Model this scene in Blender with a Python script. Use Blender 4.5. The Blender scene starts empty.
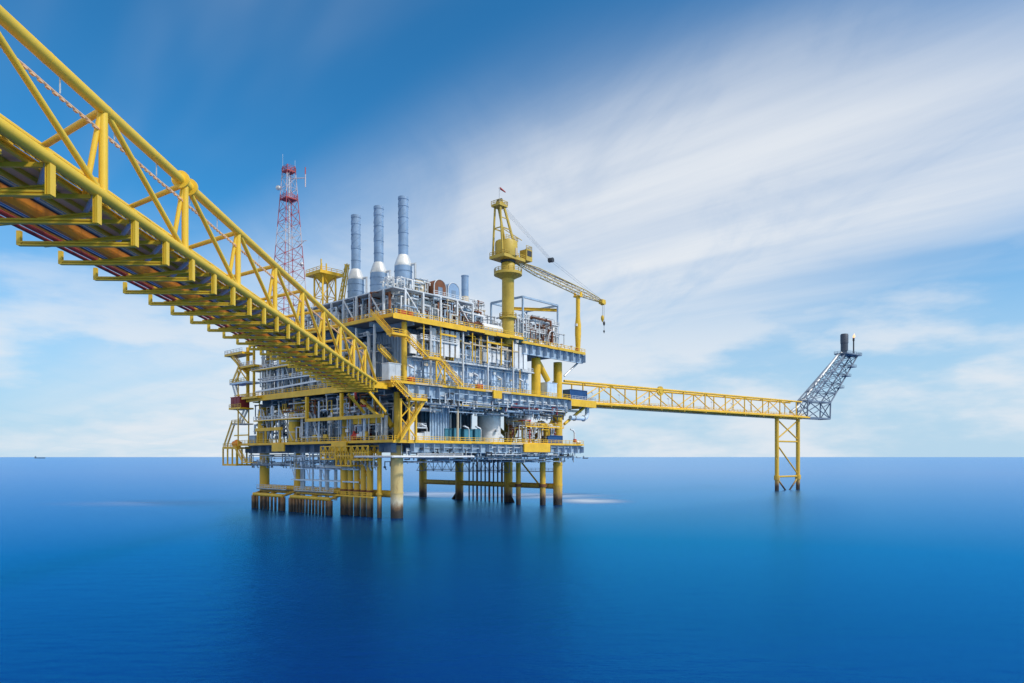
import bpy, math, random
from mathutils import Vector, Matrix
SC = bpy.context.scene
COL = SC.collection
R = math.radians
Z = Vector((0, 0, 1))
rnd = random.Random(11)

# ------------------------------------------------------------------ mesh builder
class MB:
    def __init__(s):
        s.v = []; s.f = []; s.sm = []
    def add(s, vs, fs, smooth=False):
        b = len(s.v); s.v += [tuple(p) for p in vs]
        for f in fs:
            s.f.append(tuple(i + b for i in f)); s.sm.append(smooth)
        return s
    def box(s, a, b):
        x0, x1 = sorted((a[0], b[0])); y0, y1 = sorted((a[1], b[1])); z0, z1 = sorted((a[2], b[2]))
        v = [(x0,y0,z0),(x1,y0,z0),(x1,y1,z0),(x0,y1,z0),(x0,y0,z1),(x1,y0,z1),(x1,y1,z1),(x0,y1,z1)]
        return s.add(v, [(0,3,2,1),(4,5,6,7),(0,1,5,4),(1,2,6,5),(2,3,7,6),(3,0,4,7)])
    def basis(s, d, up=Z):
        d = d.normalized()
        if abs(d.dot(up)) > .99: up = Vector((1, 0, 0))
        a = d.cross(up).normalized(); return a, a.cross(d).normalized()
    def beam(s, p, q, w, h, up=Z):
        p, q = Vector(p), Vector(q); a, b = s.basis(q - p, up)
        v = []
        for c in (p, q):
            for i, j in ((-1,-1),(1,-1),(1,1),(-1,1)):
                v.append(c + a*(i*w/2) + b*(j*h/2))
        return s.add(v, [(0,1,2,3),(7,6,5,4),(0,4,5,1),(1,5,6,2),(2,6,7,3),(3,7,4,0)])
    def tube(s, p, q, r, r2=None, n=8, cap=True):
        p, q = Vector(p), Vector(q); r2 = r if r2 is None else r2
        a, b = s.basis(q - p); A = []; B = []
        for k in range(n):
            t = 2*math.pi*k/n; o = a*math.cos(t) + b*math.sin(t)
            A.append(p + o*r); B.append(q + o*r2)
        s.add(A + B, [((k+1) % n, k, n+k, n+(k+1) % n) for k in range(n)], True)
        if cap:
            s.add(A, [tuple(range(n))]); s.add(B, [tuple(reversed(range(n)))])
        return s
    def pipe(s, pts, r, n=8):
        pts = [Vector(p) for p in pts]; rings = []
        ref = None
        for i, p in enumerate(pts):
            d0 = (p - pts[i-1]).normalized() if i else None
            d1 = (pts[i+1] - p).normalized() if i < len(pts)-1 else None
            if d0 is None: d = d1
            elif d1 is None: d = d0
            else: d = (d0 + d1).normalized()
            if ref is None: a, b = s.basis(d); ref = a
            a = (ref - d*ref.dot(d))
            if a.length < .05: a, _ = s.basis(d)
            a.normalize(); ref = a; b = a.cross(d).normalized()
            k = 1/max(.5, d.dot(d1)) if (d0 is not None and d1 is not None) else 1
            bend = (d1 - d0) if (d0 is not None and d1 is not None) else None
            ring = []
            for j in range(n):
                t = 2*math.pi*j/n; o = a*math.cos(t)*r + b*math.sin(t)*r
                if bend is not None and bend.length > .1:
                    e = bend.normalized(); o = o + e*o.dot(e)*(k-1)
                ring.append(p + o)
            rings.append(ring)
        v = [x for g in rings for x in g]; f = []
        for i in range(len(rings)-1):
            for j in range(n):
                f.append((i*n+(j+1) % n, i*n+j, (i+1)*n+j, (i+1)*n+(j+1) % n))
        s.add(v, f, True); s.add(rings[0], [tuple(range(n))]); s.add(rings[-1], [tuple(reversed(range(n)))])
        return s
    def lathe(s, c, prof, n=20, axis=Z):
        c = Vector(c); d = Vector(axis).normalized(); a, b = s.basis(d); v = []; f = []
        for r, h in prof:
            for j in range(n):
                t = 2*math.pi*j/n; v.append(c + d*h + (a*math.cos(t) + b*math.sin(t))*r)
        for i in range(len(prof)-1):
            for j in range(n): f.append((i*n+(j+1) % n, i*n+j, (i+1)*n+j, (i+1)*n+(j+1) % n))
        s.add(v, f, True)
        m = len(prof)-1
        if prof[0][0] > .01: s.add(v[:n], [tuple(range(n))])
        if prof[-1][0] > .01: s.add(v[m*n:], [tuple(reversed(range(n)))])
        return s
    def vessel(s, p, q, r, n=18):
        p, q = Vector(p), Vector(q); L = (q-p).length; k = r*.5
        prof = [(r*math.sin(t), -k*math.cos(t)) for t in (0.01,.4,.8,1.2,1.57)]
        prof += [(r*math.sin(t), L+k*math.cos(t)) for t in (1.57,1.2,.8,.4,.01)]
        return s.lathe(p, prof, n, q-p)
    def girder(s, p, q, h, w=.6, sp=4.2, out=None, brk=.9):
        """plate girder hanging h below the line p-q, with stiffener plates reaching out on the side out"""
        p, q = Vector(p), Vector(q); d = (q-p).normalized(); L = (q-p).length
        dn = Vector((0,0,-1)); out = Vector(out).normalized() if out else d.cross(Z)
        s.beam(p+dn*.12, q+dn*.12, w, .22); s.beam(p+dn*(h-.12), q+dn*(h-.12), w, .22)
        s.beam(p+dn*(h/2), q+dn*(h/2), .08, h-.44)
        n = max(1, int(round(L/sp)))
        for i in range(n+1):
            c = p + d*(L*i/n) if 0 < i < n else (p + d*.15 if i == 0 else q - d*.15)
            c = c + out*(brk/2) + dn*(h/2)
            a = c - out*(brk/2 - .06); b = c + out*(brk/2)
            s.beam(a, b, .14, h-.46)
        return s
    def corr(s, p, q, z0, z1, pitch=.8, dep=.18, th=.1):
        """ribbed sheet wall from p to q (plan points), ribs on its right-hand side"""
        p, q = Vector((p[0], p[1], 0)), Vector((q[0], q[1], 0)); d = (q-p).normalized(); L = (q-p).length
        o = d.cross(Z); n = max(1, int(L/pitch)); st = L/n; pl = []
        for i in range(n):
            for t, k in ((0,0),(.45,0),(.55,1),(.9,1)): pl.append(p + d*(st*(i+t)) + o*(dep*k))
        pl.append(q.copy()); m = len(pl)
        v = [x + Z*z0 for x in pl] + [x + Z*z1 for x in pl]
        v += [p - o*th + Z*z0, q - o*th + Z*z0, p - o*th + Z*z1, q - o*th + Z*z1]
        f = [(i, i+1, m+i+1, m+i) for i in range(m-1)]
        f += [(2*m+1, 2*m, 2*m+2, 2*m+3), (2*m, 0, m, 2*m+2), (m-1, 2*m+1, 2*m+3, 2*m-1)]
        f += [tuple(list(range(m, 2*m)) + [2*m+3, 2*m+2])]
        return s.add(v, f)
    def rail(s, pts, h=1.15, sp=1.9, r=.07):
        pts = [Vector(p) for p in pts]
        for a, b in zip(pts, pts[1:]):
            L = (b-a).length; n = max(1, int(round(L/sp)))
            for i in range(n+1):
                c = a.lerp(b, i/n); s.beam(c, c+Z*h, r*1.7, r*1.7)
            for k in (1, .55): s.beam(a+Z*h*k, b+Z*h*k, r*1.8, r*1.8)
            s.beam(a+Z*.1, b+Z*.1, .03, .2)
        return s
    def stair(s, p, q, w=1.1, side=(0,1,0)):
        p, q = Vector(p), Vector(q); o = Vector(side).normalized()*w/2
        for k in (-1, 1): s.beam(p+o*k, q+o*k, .1, .38)
        n = max(2, int(abs(q.z-p.z)/.35))
        for i in range(1, n):
            c = p.lerp(q, i/n); s.beam(c-o, c+o, .32, .06)
        return s
    def stair_rail(s, p, q, w=1.1, side=(0,1,0)):
        p, q = Vector(p), Vector(q); o = Vector(side).normalized()*w/2
        for k in (-1, 1):
            a, b = p+o*k, q+o*k; n = max(2, int((b-a).length/2))
            for i in range(n+1):
                c = a.lerp(b, i/n); s.beam(c, c+Z*1.05, .09, .09)
            for hh in (1.05, .55): s.beam(a+Z*hh, b+Z*hh, .1, .1)
        return s
    def ibeam(s, p, q, w, h):
        p, q = Vector(p), Vector(q)
        s.beam(p+Z*(h/2-.06), q+Z*(h/2-.06), w, .12); s.beam(p-Z*(h/2-.06), q-Z*(h/2-.06), w, .12)
        return s.beam(p, q, .08, h-.24)

# ------------------------------------------------------------------ materials
def new_mat(name):
    m = bpy.data.materials.new(name); m.use_nodes = True; nt = m.node_tree
    return m, nt, nt.nodes['Principled BSDF']
def N(nt, t, **k):
    n = nt.nodes.new(t)
    for a, b in k.items(): setattr(n, a, b)
    return n
def ramp(nt, fac, stops):
    r = N(nt, 'ShaderNodeValToRGB'); e = r.color_ramp.elements
    while len(e) < len(stops): e.new(.5)
    for i, (p, c) in enumerate(stops):
        e[i].position = p; e[i].color = (*c, 1) if len(c) == 3 else c
    nt.links.new(fac, r.inputs[0]); return r
def paint(name, c, rough=.45, metal=0.0, wear=.35, dirt=(.16,.09,.05), scale=.35, var=.16):
    """painted steel: large soft tone changes, streaked stains running down, small chips"""
    m, nt, b = new_mat(name); L = nt.links.new
    g = N(nt, 'ShaderNodeNewGeometry')
    mp = N(nt, 'ShaderNodeMapping'); mp.inputs['Scale'].default_value = (1, 1, .22); L(g.outputs['Position'], mp.inputs[0])
    n1 = N(nt, 'ShaderNodeTexNoise'); n1.inputs['Scale'].default_value = scale; n1.inputs['Detail'].default_value = 6; n1.inputs['Roughness'].default_value = .65
    L(g.outputs['Position'], n1.inputs['Vector'])
    n2 = N(nt, 'ShaderNodeTexNoise'); n2.inputs['Scale'].default_value = 1.6; n2.inputs['Detail'].default_value = 5; n2.inputs['Roughness'].default_value = .7
    L(mp.outputs[0], n2.inputs['Vector'])
    lo = tuple(max(0, x*(1-var)) for x in c); hi = tuple(min(1, x*(1+var)) for x in c)
    r1 = ramp(nt, n1.outputs[0], [(.32, lo), (.68, hi)])
    r2 = ramp(nt, n2.outputs[0], [(.60, (0,0,0)), (.74, (1,1,1))])
    mu = N(nt, 'ShaderNodeMath', operation='MULTIPLY'); mu.inputs[1].default_value = wear; L(r2.outputs[0], mu.inputs[0])
    mx = N(nt, 'ShaderNodeMixRGB'); L(mu.outputs[0], mx.inputs[0]); L(r1.outputs[0], mx.inputs[1]); mx.inputs[2].default_value = (*dirt, 1)
    L(mx.outputs[0], b.inputs['Base Color']); b.inputs['Metallic'].default_value = metal
    rr = N(nt, 'ShaderNodeMath', operation='MULTIPLY_ADD'); L(n2.outputs[0], rr.inputs[0]); rr.inputs[1].default_value = .3; rr.inputs[2].default_value = rough-.12
    L(rr.outputs[0], b.inputs['Roughness'])
    return m
M = {}
M['yellow'] = paint('yellow_paint', (.80,.48,.022), .42, wear=.3)
M['yellow_bridge'] = paint('bridge_yellow_paint', (.84,.54,.04), .45, wear=.22, var=.09, scale=.2, dirt=(.42,.25,.09))
M['yellow_old'] = paint('weathered_yellow_paint', (.68,.44,.035), .5, wear=.45)
M['yellow_crane'] = paint('crane_yellow_paint', (.54,.38,.055), .5, wear=.5)
M['grey'] = paint('light_grey_paint', (.58,.62,.66), .4, wear=.28)
M['white'] = paint('white_paint', (.74,.76,.78), .4, wear=.22)
M['blue_grey'] = paint('blue_grey_paint', (.34,.46,.60), .45, wear=.3, var=.2)
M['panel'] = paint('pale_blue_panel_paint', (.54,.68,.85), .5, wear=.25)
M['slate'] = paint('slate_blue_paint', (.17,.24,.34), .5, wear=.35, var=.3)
M['steel'] = paint('galvanised_steel', (.58,.61,.64), .42, metal=.3, wear=.3)
M['cladding'] = paint('aluminium_cladding', (.23,.355,.53), .5, metal=0, wear=.2, dirt=(.5,.45,.4))
M['insul'] = paint('bright_insulation_sheet', (.72,.73,.72), .4, metal=.2, wear=.3, dirt=(.35,.25,.16))
M['rust'] = paint('rusty_steel', (.20,.075,.035), .75, wear=.6, dirt=(.05,.03,.025), var=.4)
M['red'] = paint('red_paint', (.52,.045,.03), .45)
M['maroon'] = paint('dark_red_paint', (.24,.025,.03), .5)
M['orange'] = paint('orange_cable_tray', (.98,.30,.02), .5)
M['teal'] = paint('teal_paint', (.05,.21,.30), .45)
M['navy'] = paint('navy_container_paint', (.015,.09,.27), .4)
M['dark'] = paint('dark_steel', (.035,.04,.05), .55)
M['brown'] = paint('floor_plate_underside', (.80,.50,.28), .7, wear=.3)
M['deck'] = paint('deck_plate', (.14,.17,.19), .7, wear=.5)
M['flare_grey'] = paint('flare_tower_grey_paint', (.15,.20,.28), .45)
M['drum_dark'] = paint('soot_darkened_steel', (.06,.08,.115), .5)
M['cable'] = paint('black_cable_sheath', (.03,.03,.035), .5)
M['cable_blue'] = paint('blue_cable_sheath', (.16,.28,.46), .5)
M['beige'] = paint('beige_paint', (.55,.46,.33), .5)

def leg_mat(name, c, pale):
    m, nt, b = new_mat(name); L = nt.links.new
    g = N(nt, 'ShaderNodeNewGeometry'); sx = N(nt, 'ShaderNodeSeparateXYZ'); L(g.outputs['Position'], sx.inputs[0])
    n1 = N(nt, 'ShaderNodeTexNoise'); n1.inputs['Scale'].default_value = .9; n1.inputs['Detail'].default_value = 6; n1.inputs['Roughness'].default_value = .7
    mp = N(nt, 'ShaderNodeMapping'); mp.inputs['Scale'].default_value = (1,1,.3); L(g.outputs['Position'], mp.inputs[0]); L(mp.outputs[0], n1.inputs['Vector'])
    # rust of the splash zone, marine growth at the waterline
    a = N(nt, 'ShaderNodeMath', operation='MULTIPLY_ADD'); L(n1.outputs[0], a.inputs[0]); a.inputs[1].default_value = 4; L(sx.outputs[2], a.inputs[2])
    mr = N(nt, 'ShaderNodeMapRange'); L(a.outputs[0], mr.inputs[0]); mr.inputs[1].default_value = 2; mr.inputs[2].default_value = 22
    rp = ramp(nt, mr.outputs[0], [(0,(.02,.02,.018)),(.10,(.045,.035,.028)),(.14,(.20,.12,.06)),(.22,pale),(.34,c),(.62,c)])
    n2 = N(nt, 'ShaderNodeTexNoise'); n2.inputs['Scale'].default_value = .8; n2.inputs['Detail'].default_value = 7; n2.inputs['Roughness'].default_value = .75
    L(mp.outputs[0], n2.inputs['Vector'])
    r2 = ramp(nt, n2.outputs[0], [(.54,(0,0,0)),(.7,(.75,.75,.75))])
    mx = N(nt, 'ShaderNodeMixRGB'); L(r2.outputs[0], mx.inputs[0]); L(rp.outputs[0], mx.inputs[1]); mx.inputs[2].default_value = (.22,.10,.04,1)
    L(mx.outputs[0], b.inputs['Base Color']); b.inputs['Roughness'].default_value = .55
    return m
M['leg'] = leg_mat('jacket_leg_paint', (.70,.44,.04), (.50,.32,.08))
M['leg_pale'] = leg_mat('bleached_leg_paint', (.62,.48,.20), (.66,.60,.44))
M['fender'] = leg_mat('fender_paint', (.70,.42,.03), (.34,.16,.05))
m, nt, b = new_mat('flame'); b.inputs['Emission Color'].default_value = (1,.42,.16,1); b.inputs['Emission Strength'].default_value = 1.6; M['flame'] = m
b.inputs['Base Color'].default_value = (.9,.5,.3,1)
def mast_mat():
    m, nt, b = new_mat('red_white_mast_paint'); L = nt.links.new
    g = N(nt, 'ShaderNodeNewGeometry'); sx = N(nt, 'ShaderNodeSeparateXYZ'); L(g.outputs['Position'], sx.inputs[0])
    w = N(nt, 'ShaderNodeMath', operation='MULTIPLY'); L(sx.outputs[2], w.inputs[0]); w.inputs[1].default_value = 1/17.0
    fr = N(nt, 'ShaderNodeMath', operation='FRACT'); L(w.outputs[0], fr.inputs[0])
    r = ramp(nt, fr.outputs[0], [(0,(.58,.48,.50)),(.36,(.42,.07,.08))]); r.color_ramp.interpolation = 'CONSTANT'
    L(r.outputs[0], b.inputs['Base Color']); b.inputs['Roughness'].default_value = .5; return m
M['mast'] = mast_mat()

# ------------------------------------------------------------------ frames, things, parts
class Frame:
    def __init__(s, o, ang): s.o = Vector((o[0], o[1], 0)); s.a = ang; s.m = Matrix.Rotation(ang, 3, 'Z')
    def w(s, p): return s.o + s.m @ Vector(p)
PF = Frame((-30.2, 183.6), math.atan2(.743, .669))       # platform: x along its right face, y along its left face
class T:
    """a thing: Empty at its base that parents its parts"""
    def __init__(s, name, label, cat, o, group=None, fr=PF, kind=None, empty=True):
        s.o = Vector(o); s.fr = fr; s.lab = (label, cat, group, kind); s.name = name; s.e = None
        if empty:
            e = bpy.data.objects.new(name, None); COL.objects.link(e); e.empty_display_size = .5
            s.e = e; s._tag(e)
    def _tag(s, e):
        e.location = s.fr.w(s.o); e.rotation_euler = (0, 0, s.fr.a)
        label, cat, group, kind = s.lab
        if label: e['label'] = label
        if cat: e['category'] = cat
        if group: e['group'] = group
        if kind: e['kind'] = kind
    def mesh(s, name, mb, mat):
        me = bpy.data.meshes.new(name); o = s.o
        if isinstance(mb, dict):        # several materials in one mesh
            al = MB(); ix = []
            for k, (mt, q) in enumerate(mb.items()):
                b = len(al.v); al.v += q.v; al.f += [tuple(i+b for i in f) for f in q.f]; al.sm += q.sm; ix += [k]*len(q.f)
            mats = list(mb); mb = al
        else: ix = None
        me.from_pydata([(x-o.x, y-o.y, z-o.z) for x, y, z in mb.v], [], mb.f)
        me.polygons.foreach_set('use_smooth', mb.sm); me.set_sharp_from_angle(angle=R(40)); 
        if ix is None: me.materials.append(M[mat] if isinstance(mat, str) else mat)
        else:
            for q in mats: me.materials.append(M[q])
            me.polygons.foreach_set('material_index', ix)
        me.update()
        ob = bpy.data.objects.new(name, me); COL.objects.link(ob); return ob
    def part(s, name, mb, mat, parent=None, label=None):
        ob = s.mesh(name, mb, mat)
        ob.parent = parent if parent is not None else s.e
        if label: ob['label'] = label
        return ob
    def solo(s, mb, mat):
        ob = s.mesh(s.name, mb, mat); s._tag(ob); s.e = ob; return ob
def thing(*a, **k): return T(*a, **k)
def solo(name, label, cat, o, mb, mat, group=None, fr=PF, kind=None):
    return T(name, label, cat, o, group, fr, kind, empty=False).solo(mb, mat)
ORD = ['first','second','third','fourth','fifth','sixth','seventh','eighth','ninth','tenth','eleventh','twelfth','thirteenth','fourteenth','fifteenth','sixteenth','seventeenth','eighteenth','nineteenth','twentieth']

# ================================================================== THE PLATFORM
P = thing('offshore_platform', 'multi-deck yellow and blue-grey gas platform standing on eight yellow legs in the sea', 'platform', (34, 34, 0))
LEGV = (0, 22.4, 47.5, 68.5)
for u in (0, 68):
    for v in LEGV:
        r = 1.65 if u == 0 and v == 0 else 1.55
        mb = MB().tube((u,v,-6), (u,v,33), r, n=24)
        for zz in (6.6, 13.5): mb.tube((u,v,zz-.25), (u,v,zz+.25), r+.1, n=24)
        pale = u == 0 and v == 0
        P.part('leg', mb if not pale else MB().tube((u,v,-6), (u,v,19), r, n=24).tube((u,v,6.4), (u,v,6.8), r+.1, n=24), 'leg_pale' if pale else 'leg', label='sun-bleached pale yellow corner leg' if pale else None)
for u in (0, 68):
    for a, b in zip(LEGV, LEGV[1:]):
        P.part('jacket_brace', MB().tube((u,a,6.2), (u,b,6.2), .95, n=14), 'leg')
for u, v, du in ((68,22.4,-3.2), (68,47.5,3.2), (0,47.5,3)):
    P.part('jacket_brace', MB().tube((u,v,3.6), (u-1,v+du*1.6,-3), .6, n=10), 'leg')
P.part('jacket_brace', MB().tube((-2,6.5,14.5), (-2,15.5,7.5), .45, n=10), 'leg')
P.part('jacket_brace', MB().tube((68,8,6.5), (68,17,15), .3, n=8), 'leg')
# raking braces between the two lower decks
for a, b in (((0,2,24),(0,9,31.5)), ((68,20,23.5),(60,8,31.6)), ((68,24,24),(68,34,31.5)), ((68,2,24),(74,2,31.4)), ((0,66,24),(0,58,31.5)), ((68,-1,28),(61,-1,32)), ((68,20.5,26.5),(68,11,32))):
    P.part('deck_brace', MB().tube(a, b, .75, n=12), 'yellow_old')

def deck(name, z, u0, u1, v0, v1, gh, edge, rail=True, right=True, left=True, gu0=None):
    d = P.part(name, MB().box((u0,v0,z-.3), (u1,v1,z)), 'deck')
    y0, y1 = edge
    if right:
        a = u0-.55
        while a < u1+.2:
            b = min(u1+.3, a+rnd.uniform(4, 11)); o = rnd.uniform(0, .14)
            P.part('edge_beam', MB().box((a+.02,v0-.45-o,z+y0*rnd.uniform(.6,1.5)), (b-.02,v0-.004,z+y1*rnd.uniform(.75,1.1))), rnd.choice(('yellow','yellow','yellow_old','beige') if z < 50 else ('yellow','yellow_old')), d)
            a = b
        if gh: P.part('edge_girder', MB().girder((gu0 if gu0 is not None else u0+.6,v0+.75,z-.32), (u1,v0+.75,z-.32), gh, out=(0,-1,0), brk=1.5, sp=3.6), 'blue_grey', d)
        if rail: P.part('handrail', MB().rail([(u0,v0-.4,z+y1), (u1,v0-.4,z+y1)]), 'yellow', d)
    if left:
        P.part('edge_beam', MB().box((u0-.6,v0,z+(y0-.02 if not 30 < z < 40 else -1.3)), (u0-.004,v1,z+y1-.02)), 'yellow', d)
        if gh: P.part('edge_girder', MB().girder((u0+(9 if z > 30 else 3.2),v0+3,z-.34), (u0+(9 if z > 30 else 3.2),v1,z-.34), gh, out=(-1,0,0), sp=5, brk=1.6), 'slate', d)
        if rail: P.part('handrail', MB().rail([(u0-.4,v0,z+y1), (u0-.4,v1,z+y1)]), 'yellow', d)
    return d
P.part('column', MB().tube((0,0,20), (0,0,33), .8, n=14), 'yellow_old')
D1 = deck('cellar_deck', 20, -5, 75, -5, 75, 2.5, (-.28, .25), gu0=1)
D2 = deck('main_deck', 35, -5, 68, -5, 70, 3.1, (-.22, .25), gu0=-1)
D3 = deck('upper_deck', 52, -5, 44, -5, 68, 0, (-.55, .25))
P.part('edge_beam', MB().box((-5.7,-5.75,50.9), (20,-5.61,52.1)), 'yellow', D3)
D4 = deck('weather_deck', 50.9, 44.3, 76, -5, 24, 3.0, (-.35, .3), left=False)
for u in (6, 16, 26, 36, 46, 56, 66):
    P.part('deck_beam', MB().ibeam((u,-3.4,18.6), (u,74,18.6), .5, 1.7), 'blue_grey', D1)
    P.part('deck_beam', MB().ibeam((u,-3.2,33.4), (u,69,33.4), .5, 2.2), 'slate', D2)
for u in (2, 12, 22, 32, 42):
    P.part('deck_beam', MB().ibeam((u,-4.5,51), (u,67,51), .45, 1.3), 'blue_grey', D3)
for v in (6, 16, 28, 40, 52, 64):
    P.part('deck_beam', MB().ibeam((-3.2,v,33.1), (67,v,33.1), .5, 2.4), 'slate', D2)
    P.part('deck_beam', MB().ibeam((-4.3,v,51.02), (43,v,51.02), .45, 1.25), 'blue_grey', D3)
P.part('fascia_panel', MB().box((44,-6.1,17.5), (56.5,-5.64,20.1)), 'yellow', D1, label='pale yellow deep fascia panel at the deck edge')
P.part('fascia_panel', MB().box((-6.1,14,17.6), (-5.65,21,20.1)), 'yellow', D1)
P.part('fascia_panel', MB().box((-6.1,46,17.7), (-5.65,53,20.05)), 'yellow', D1)
P.part('fascia_panel', MB().box((30.5,-6.1,33.0), (34,-5.64,35.3)), 'yellow', D2)
# lower catwalks under the cellar deck
P.part('catwalk', MB().box((-3,-3.2,15.9), (76,-2,16.05)).box((-3.2,-3,15.9), (-2,66,16.05)), 'steel')
P.part('catwalk', MB().box((69,1,10.9), (70.2,68,11.0)), 'steel')
P.part('handrail', MB().rail([(69,1,11), (69,68,11)], r=.05), 'steel')
for u in (-1, 8, 17, 26, 35, 44, 53, 62, 71):
    P.part('catwalk_hanger', MB().beam((u,-3.1,16), (u,-3.1,19.6), .12, .12), 'steel')
# landing that carries the flare bridge
LD = P.part('bridge_landing', MB().box((68.1,-5,34.5), (82,7,35)), 'deck')
P.part('edge_beam', MB().box((68.1,-5.5,32.9), (82.4,-5.004,35.2)).box((82.004,-5,32.9), (82.5,7,35.2)), 'yellow', LD)
P.part('handrail', MB().rail([(69,-5.2,35.2), (82.2,-5.2,35.2), (82.2,7,35.2)]), 'steel', LD)
P.part('deck_brace', MB().tube((69,-2,27), (80,-2,33), .5, n=10), 'yellow_old')
P.part('deck_brace', MB().tube((69,4,27), (80,4,33), .5, n=10), 'yellow_old')
# landing at the corner that carries the long bridge
LC = P.part('bridge_landing', MB().box((-11,-3,34.2), (-5.7,6.5,34.6)), 'deck')
P.part('edge_beam', MB().box((-11.5,-3.4,33.2), (-11.004,6.9,34.7)).box((-11,-3.5,33.2), (-5.7,-3.004,34.7)).box((-11,6.504,33.2), (-5.7,7,34.7)), 'yellow', LC)
for v in (-2.6, 6.2): P.part('bracket', MB().beam((-5.7,v,27.5), (-10.8,v,32.2), .5, .6), 'yellow', LC)

# columns of the topsides
for u, v in ((0,-3),(0,22.4),(0,47.5),(0,66)):
    P.part('column', MB().tube((u,v,35), (u,v,51), .75, n=12), 'yellow_old')
P.part('column', MB().tube((68,0,35), (68,0,47.6), 1.45, n=18), 'yellow')
P.part('column', MB().tube((55.5,-1,35), (55.5,-1,47.6), 1.5, n=18), 'yellow')
P.part('deck_brace', MB().tube((55.5,-1,47.6), (61.5,-1,41.0), .95, n=14), 'yellow')
P.part('deck_brace', MB().tube((69,-2,43), (75,-3,47.8), .35, n=8), 'steel')
for u, v in ((68,22),(56,22)): P.part('column', MB().tube((u,v,35), (u,v,47.6), 1.2, n=16), 'yellow')
for u in (8, 20, 30, 41): P.part('column', MB().beam((u,-4.2,35.4), (u,-4.2,50.9), .4, .4), 'grey')
for v in (4, 12, 18, 27, 33, 39, 44, 52, 57, 62): P.part('column', MB().beam((-4.2,v,35), (-4.2,v,50.7), .45, .45), 'steel')
for v in (30, 36, 52, 56): P.part('column', MB().beam((-4.2,v,20), (-4.2,v,32), .4, .4), 'panel')
for a, b in ((30,36),(44,52),(57,62)):
    P.part('frame_brace', MB().beam((-4.1,a,36), (-4.1,b,50), .3, .3), 'steel')
    P.part('frame_brace', MB().beam((-4.1,a,21), (-4.1,b,31), .28, .28), 'steel')
# yellow frame bays on the left face, between cellar and main deck
for v in (17.2, 34.5): P.part('frame_post', MB().beam((-5.3,v,26.4), (-5.3,v,33.4), .8, .8), 'yellow')
P.part('frame_beam', MB().beam((-5.3,-1,26.6), (-5.3,35,26.6), .7, .9), 'yellow')
P.part('frame_beam', MB().beam((-5.3,48.6,24.6), (-5.3,64,24.6), .7, 1.0), 'yellow')
P.part('frame_beam', MB().beam((-2,4,25.8), (-2,17,25.8), .5, 1.6), 'yellow')
P.part('frame_brace', MB().beam((-5.35,8,31), (-5.35,.3,26.2), .7, .7), 'yellow')
for v in (49.5, 58, 63): P.part('frame_post', MB().beam((-5.3,v,20.3), (-5.3,v,24.2), .5, .5), 'yellow')
P.part('frame_beam', MB().beam((-5.6,17,38), (-5.6,64,36.6), .3, .5), 'white')
# walls
WALL = lambda lab, p, q, z0, z1, mat, pitch=1.5, dep=.4: P.part('blast_wall', MB().corr(p, q, z0, z1, pitch, dep), mat, label=lab)
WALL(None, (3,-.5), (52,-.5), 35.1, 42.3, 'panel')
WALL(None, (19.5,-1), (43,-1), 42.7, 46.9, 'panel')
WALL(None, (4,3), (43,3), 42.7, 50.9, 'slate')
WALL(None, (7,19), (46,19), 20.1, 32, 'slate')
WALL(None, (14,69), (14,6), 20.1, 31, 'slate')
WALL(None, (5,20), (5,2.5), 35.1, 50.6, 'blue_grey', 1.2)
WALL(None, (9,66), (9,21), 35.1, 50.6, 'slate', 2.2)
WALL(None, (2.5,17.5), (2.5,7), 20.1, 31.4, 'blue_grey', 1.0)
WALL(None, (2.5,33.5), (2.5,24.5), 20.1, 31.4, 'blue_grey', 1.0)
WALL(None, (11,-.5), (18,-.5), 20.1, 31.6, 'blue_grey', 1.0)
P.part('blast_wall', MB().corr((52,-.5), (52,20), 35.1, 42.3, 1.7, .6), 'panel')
P.part('ledge', MB().box((3,-2.8,42.35), (52.5,-.2,42.65)), 'grey')
P.part('handrail', MB().rail([(19,-2.7,42.65), (52,-2.7,42.65)]), 'steel')
for i in range(5): P.part('wall_panel', MB().box((9.3+i*2.05+(.6 if i > 0 else 0),-3.4,43.6), (10.7+i*2.05+(.6 if i > 0 else 0),-2.9,50.8)), 'white')
for i in range(5): P.part('wall_panel', MB().box((29.2+i*1.85,-3.3,43.8), (30.6+i*1.85,-2.8,47.4)), 'white')
for i in range(3): P.part('wall_panel', MB().box((41.5+i*2.1,-4.4,42.9), (43+i*2.1,-3.9,50.2)), 'white')
P.part('wall_panel', MB().box((1.9,-3.2,43.2), (4,-2.6,48.2)), 'white')
# upper frame above the upper deck
FR = P.part('support_frame', MB().box((2,-1,60.3), (27.5,1.4,60.6)).box((-2,-1,60.0), (1.9,46,60.3)).box((2,8,60.0), (20,46,60.3)), 'steel')
for u in (2, 8.2, 14.5, 20.8, 27): P.part('column', MB().beam((u,-1,52), (u,-1,60.3), .45, .45), 'white', FR)
for v in (3, 9, 15, 21, 27, 33, 39, 45): P.part('column', MB().beam((-2,v,52), (-2,v,60), .5, .5), 'grey', FR)
for v in (3, 15, 27, 39): P.part('column', MB().beam((8,v,52), (8,v,60), .5, .5), 'steel', FR)
for a in (3, 15, 27): P.part('frame_brace', MB().beam((-2.05,a,52.5), (-2.05,a+6,59.8), .3, .3), 'white', FR)
for a, b in ((2,8.2),(20.8,27)): P.part('frame_brace', MB().beam((a,-1.05,60), (b,-1.05,53), .26, .26), 'white', FR)
P.part('handrail', MB().rail([(27.4,-1,60.6), (12,-1,60.6)], r=.05), 'white', FR)
P.part('handrail', MB().rail([(-2,46,60.3), (-2,37,60.3)], r=.05), 'white', FR)
P.part('handrail', MB().rail([(-5.2,68,52.3), (-5.2,30,52.3)], r=.06), 'steel', D3)
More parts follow.
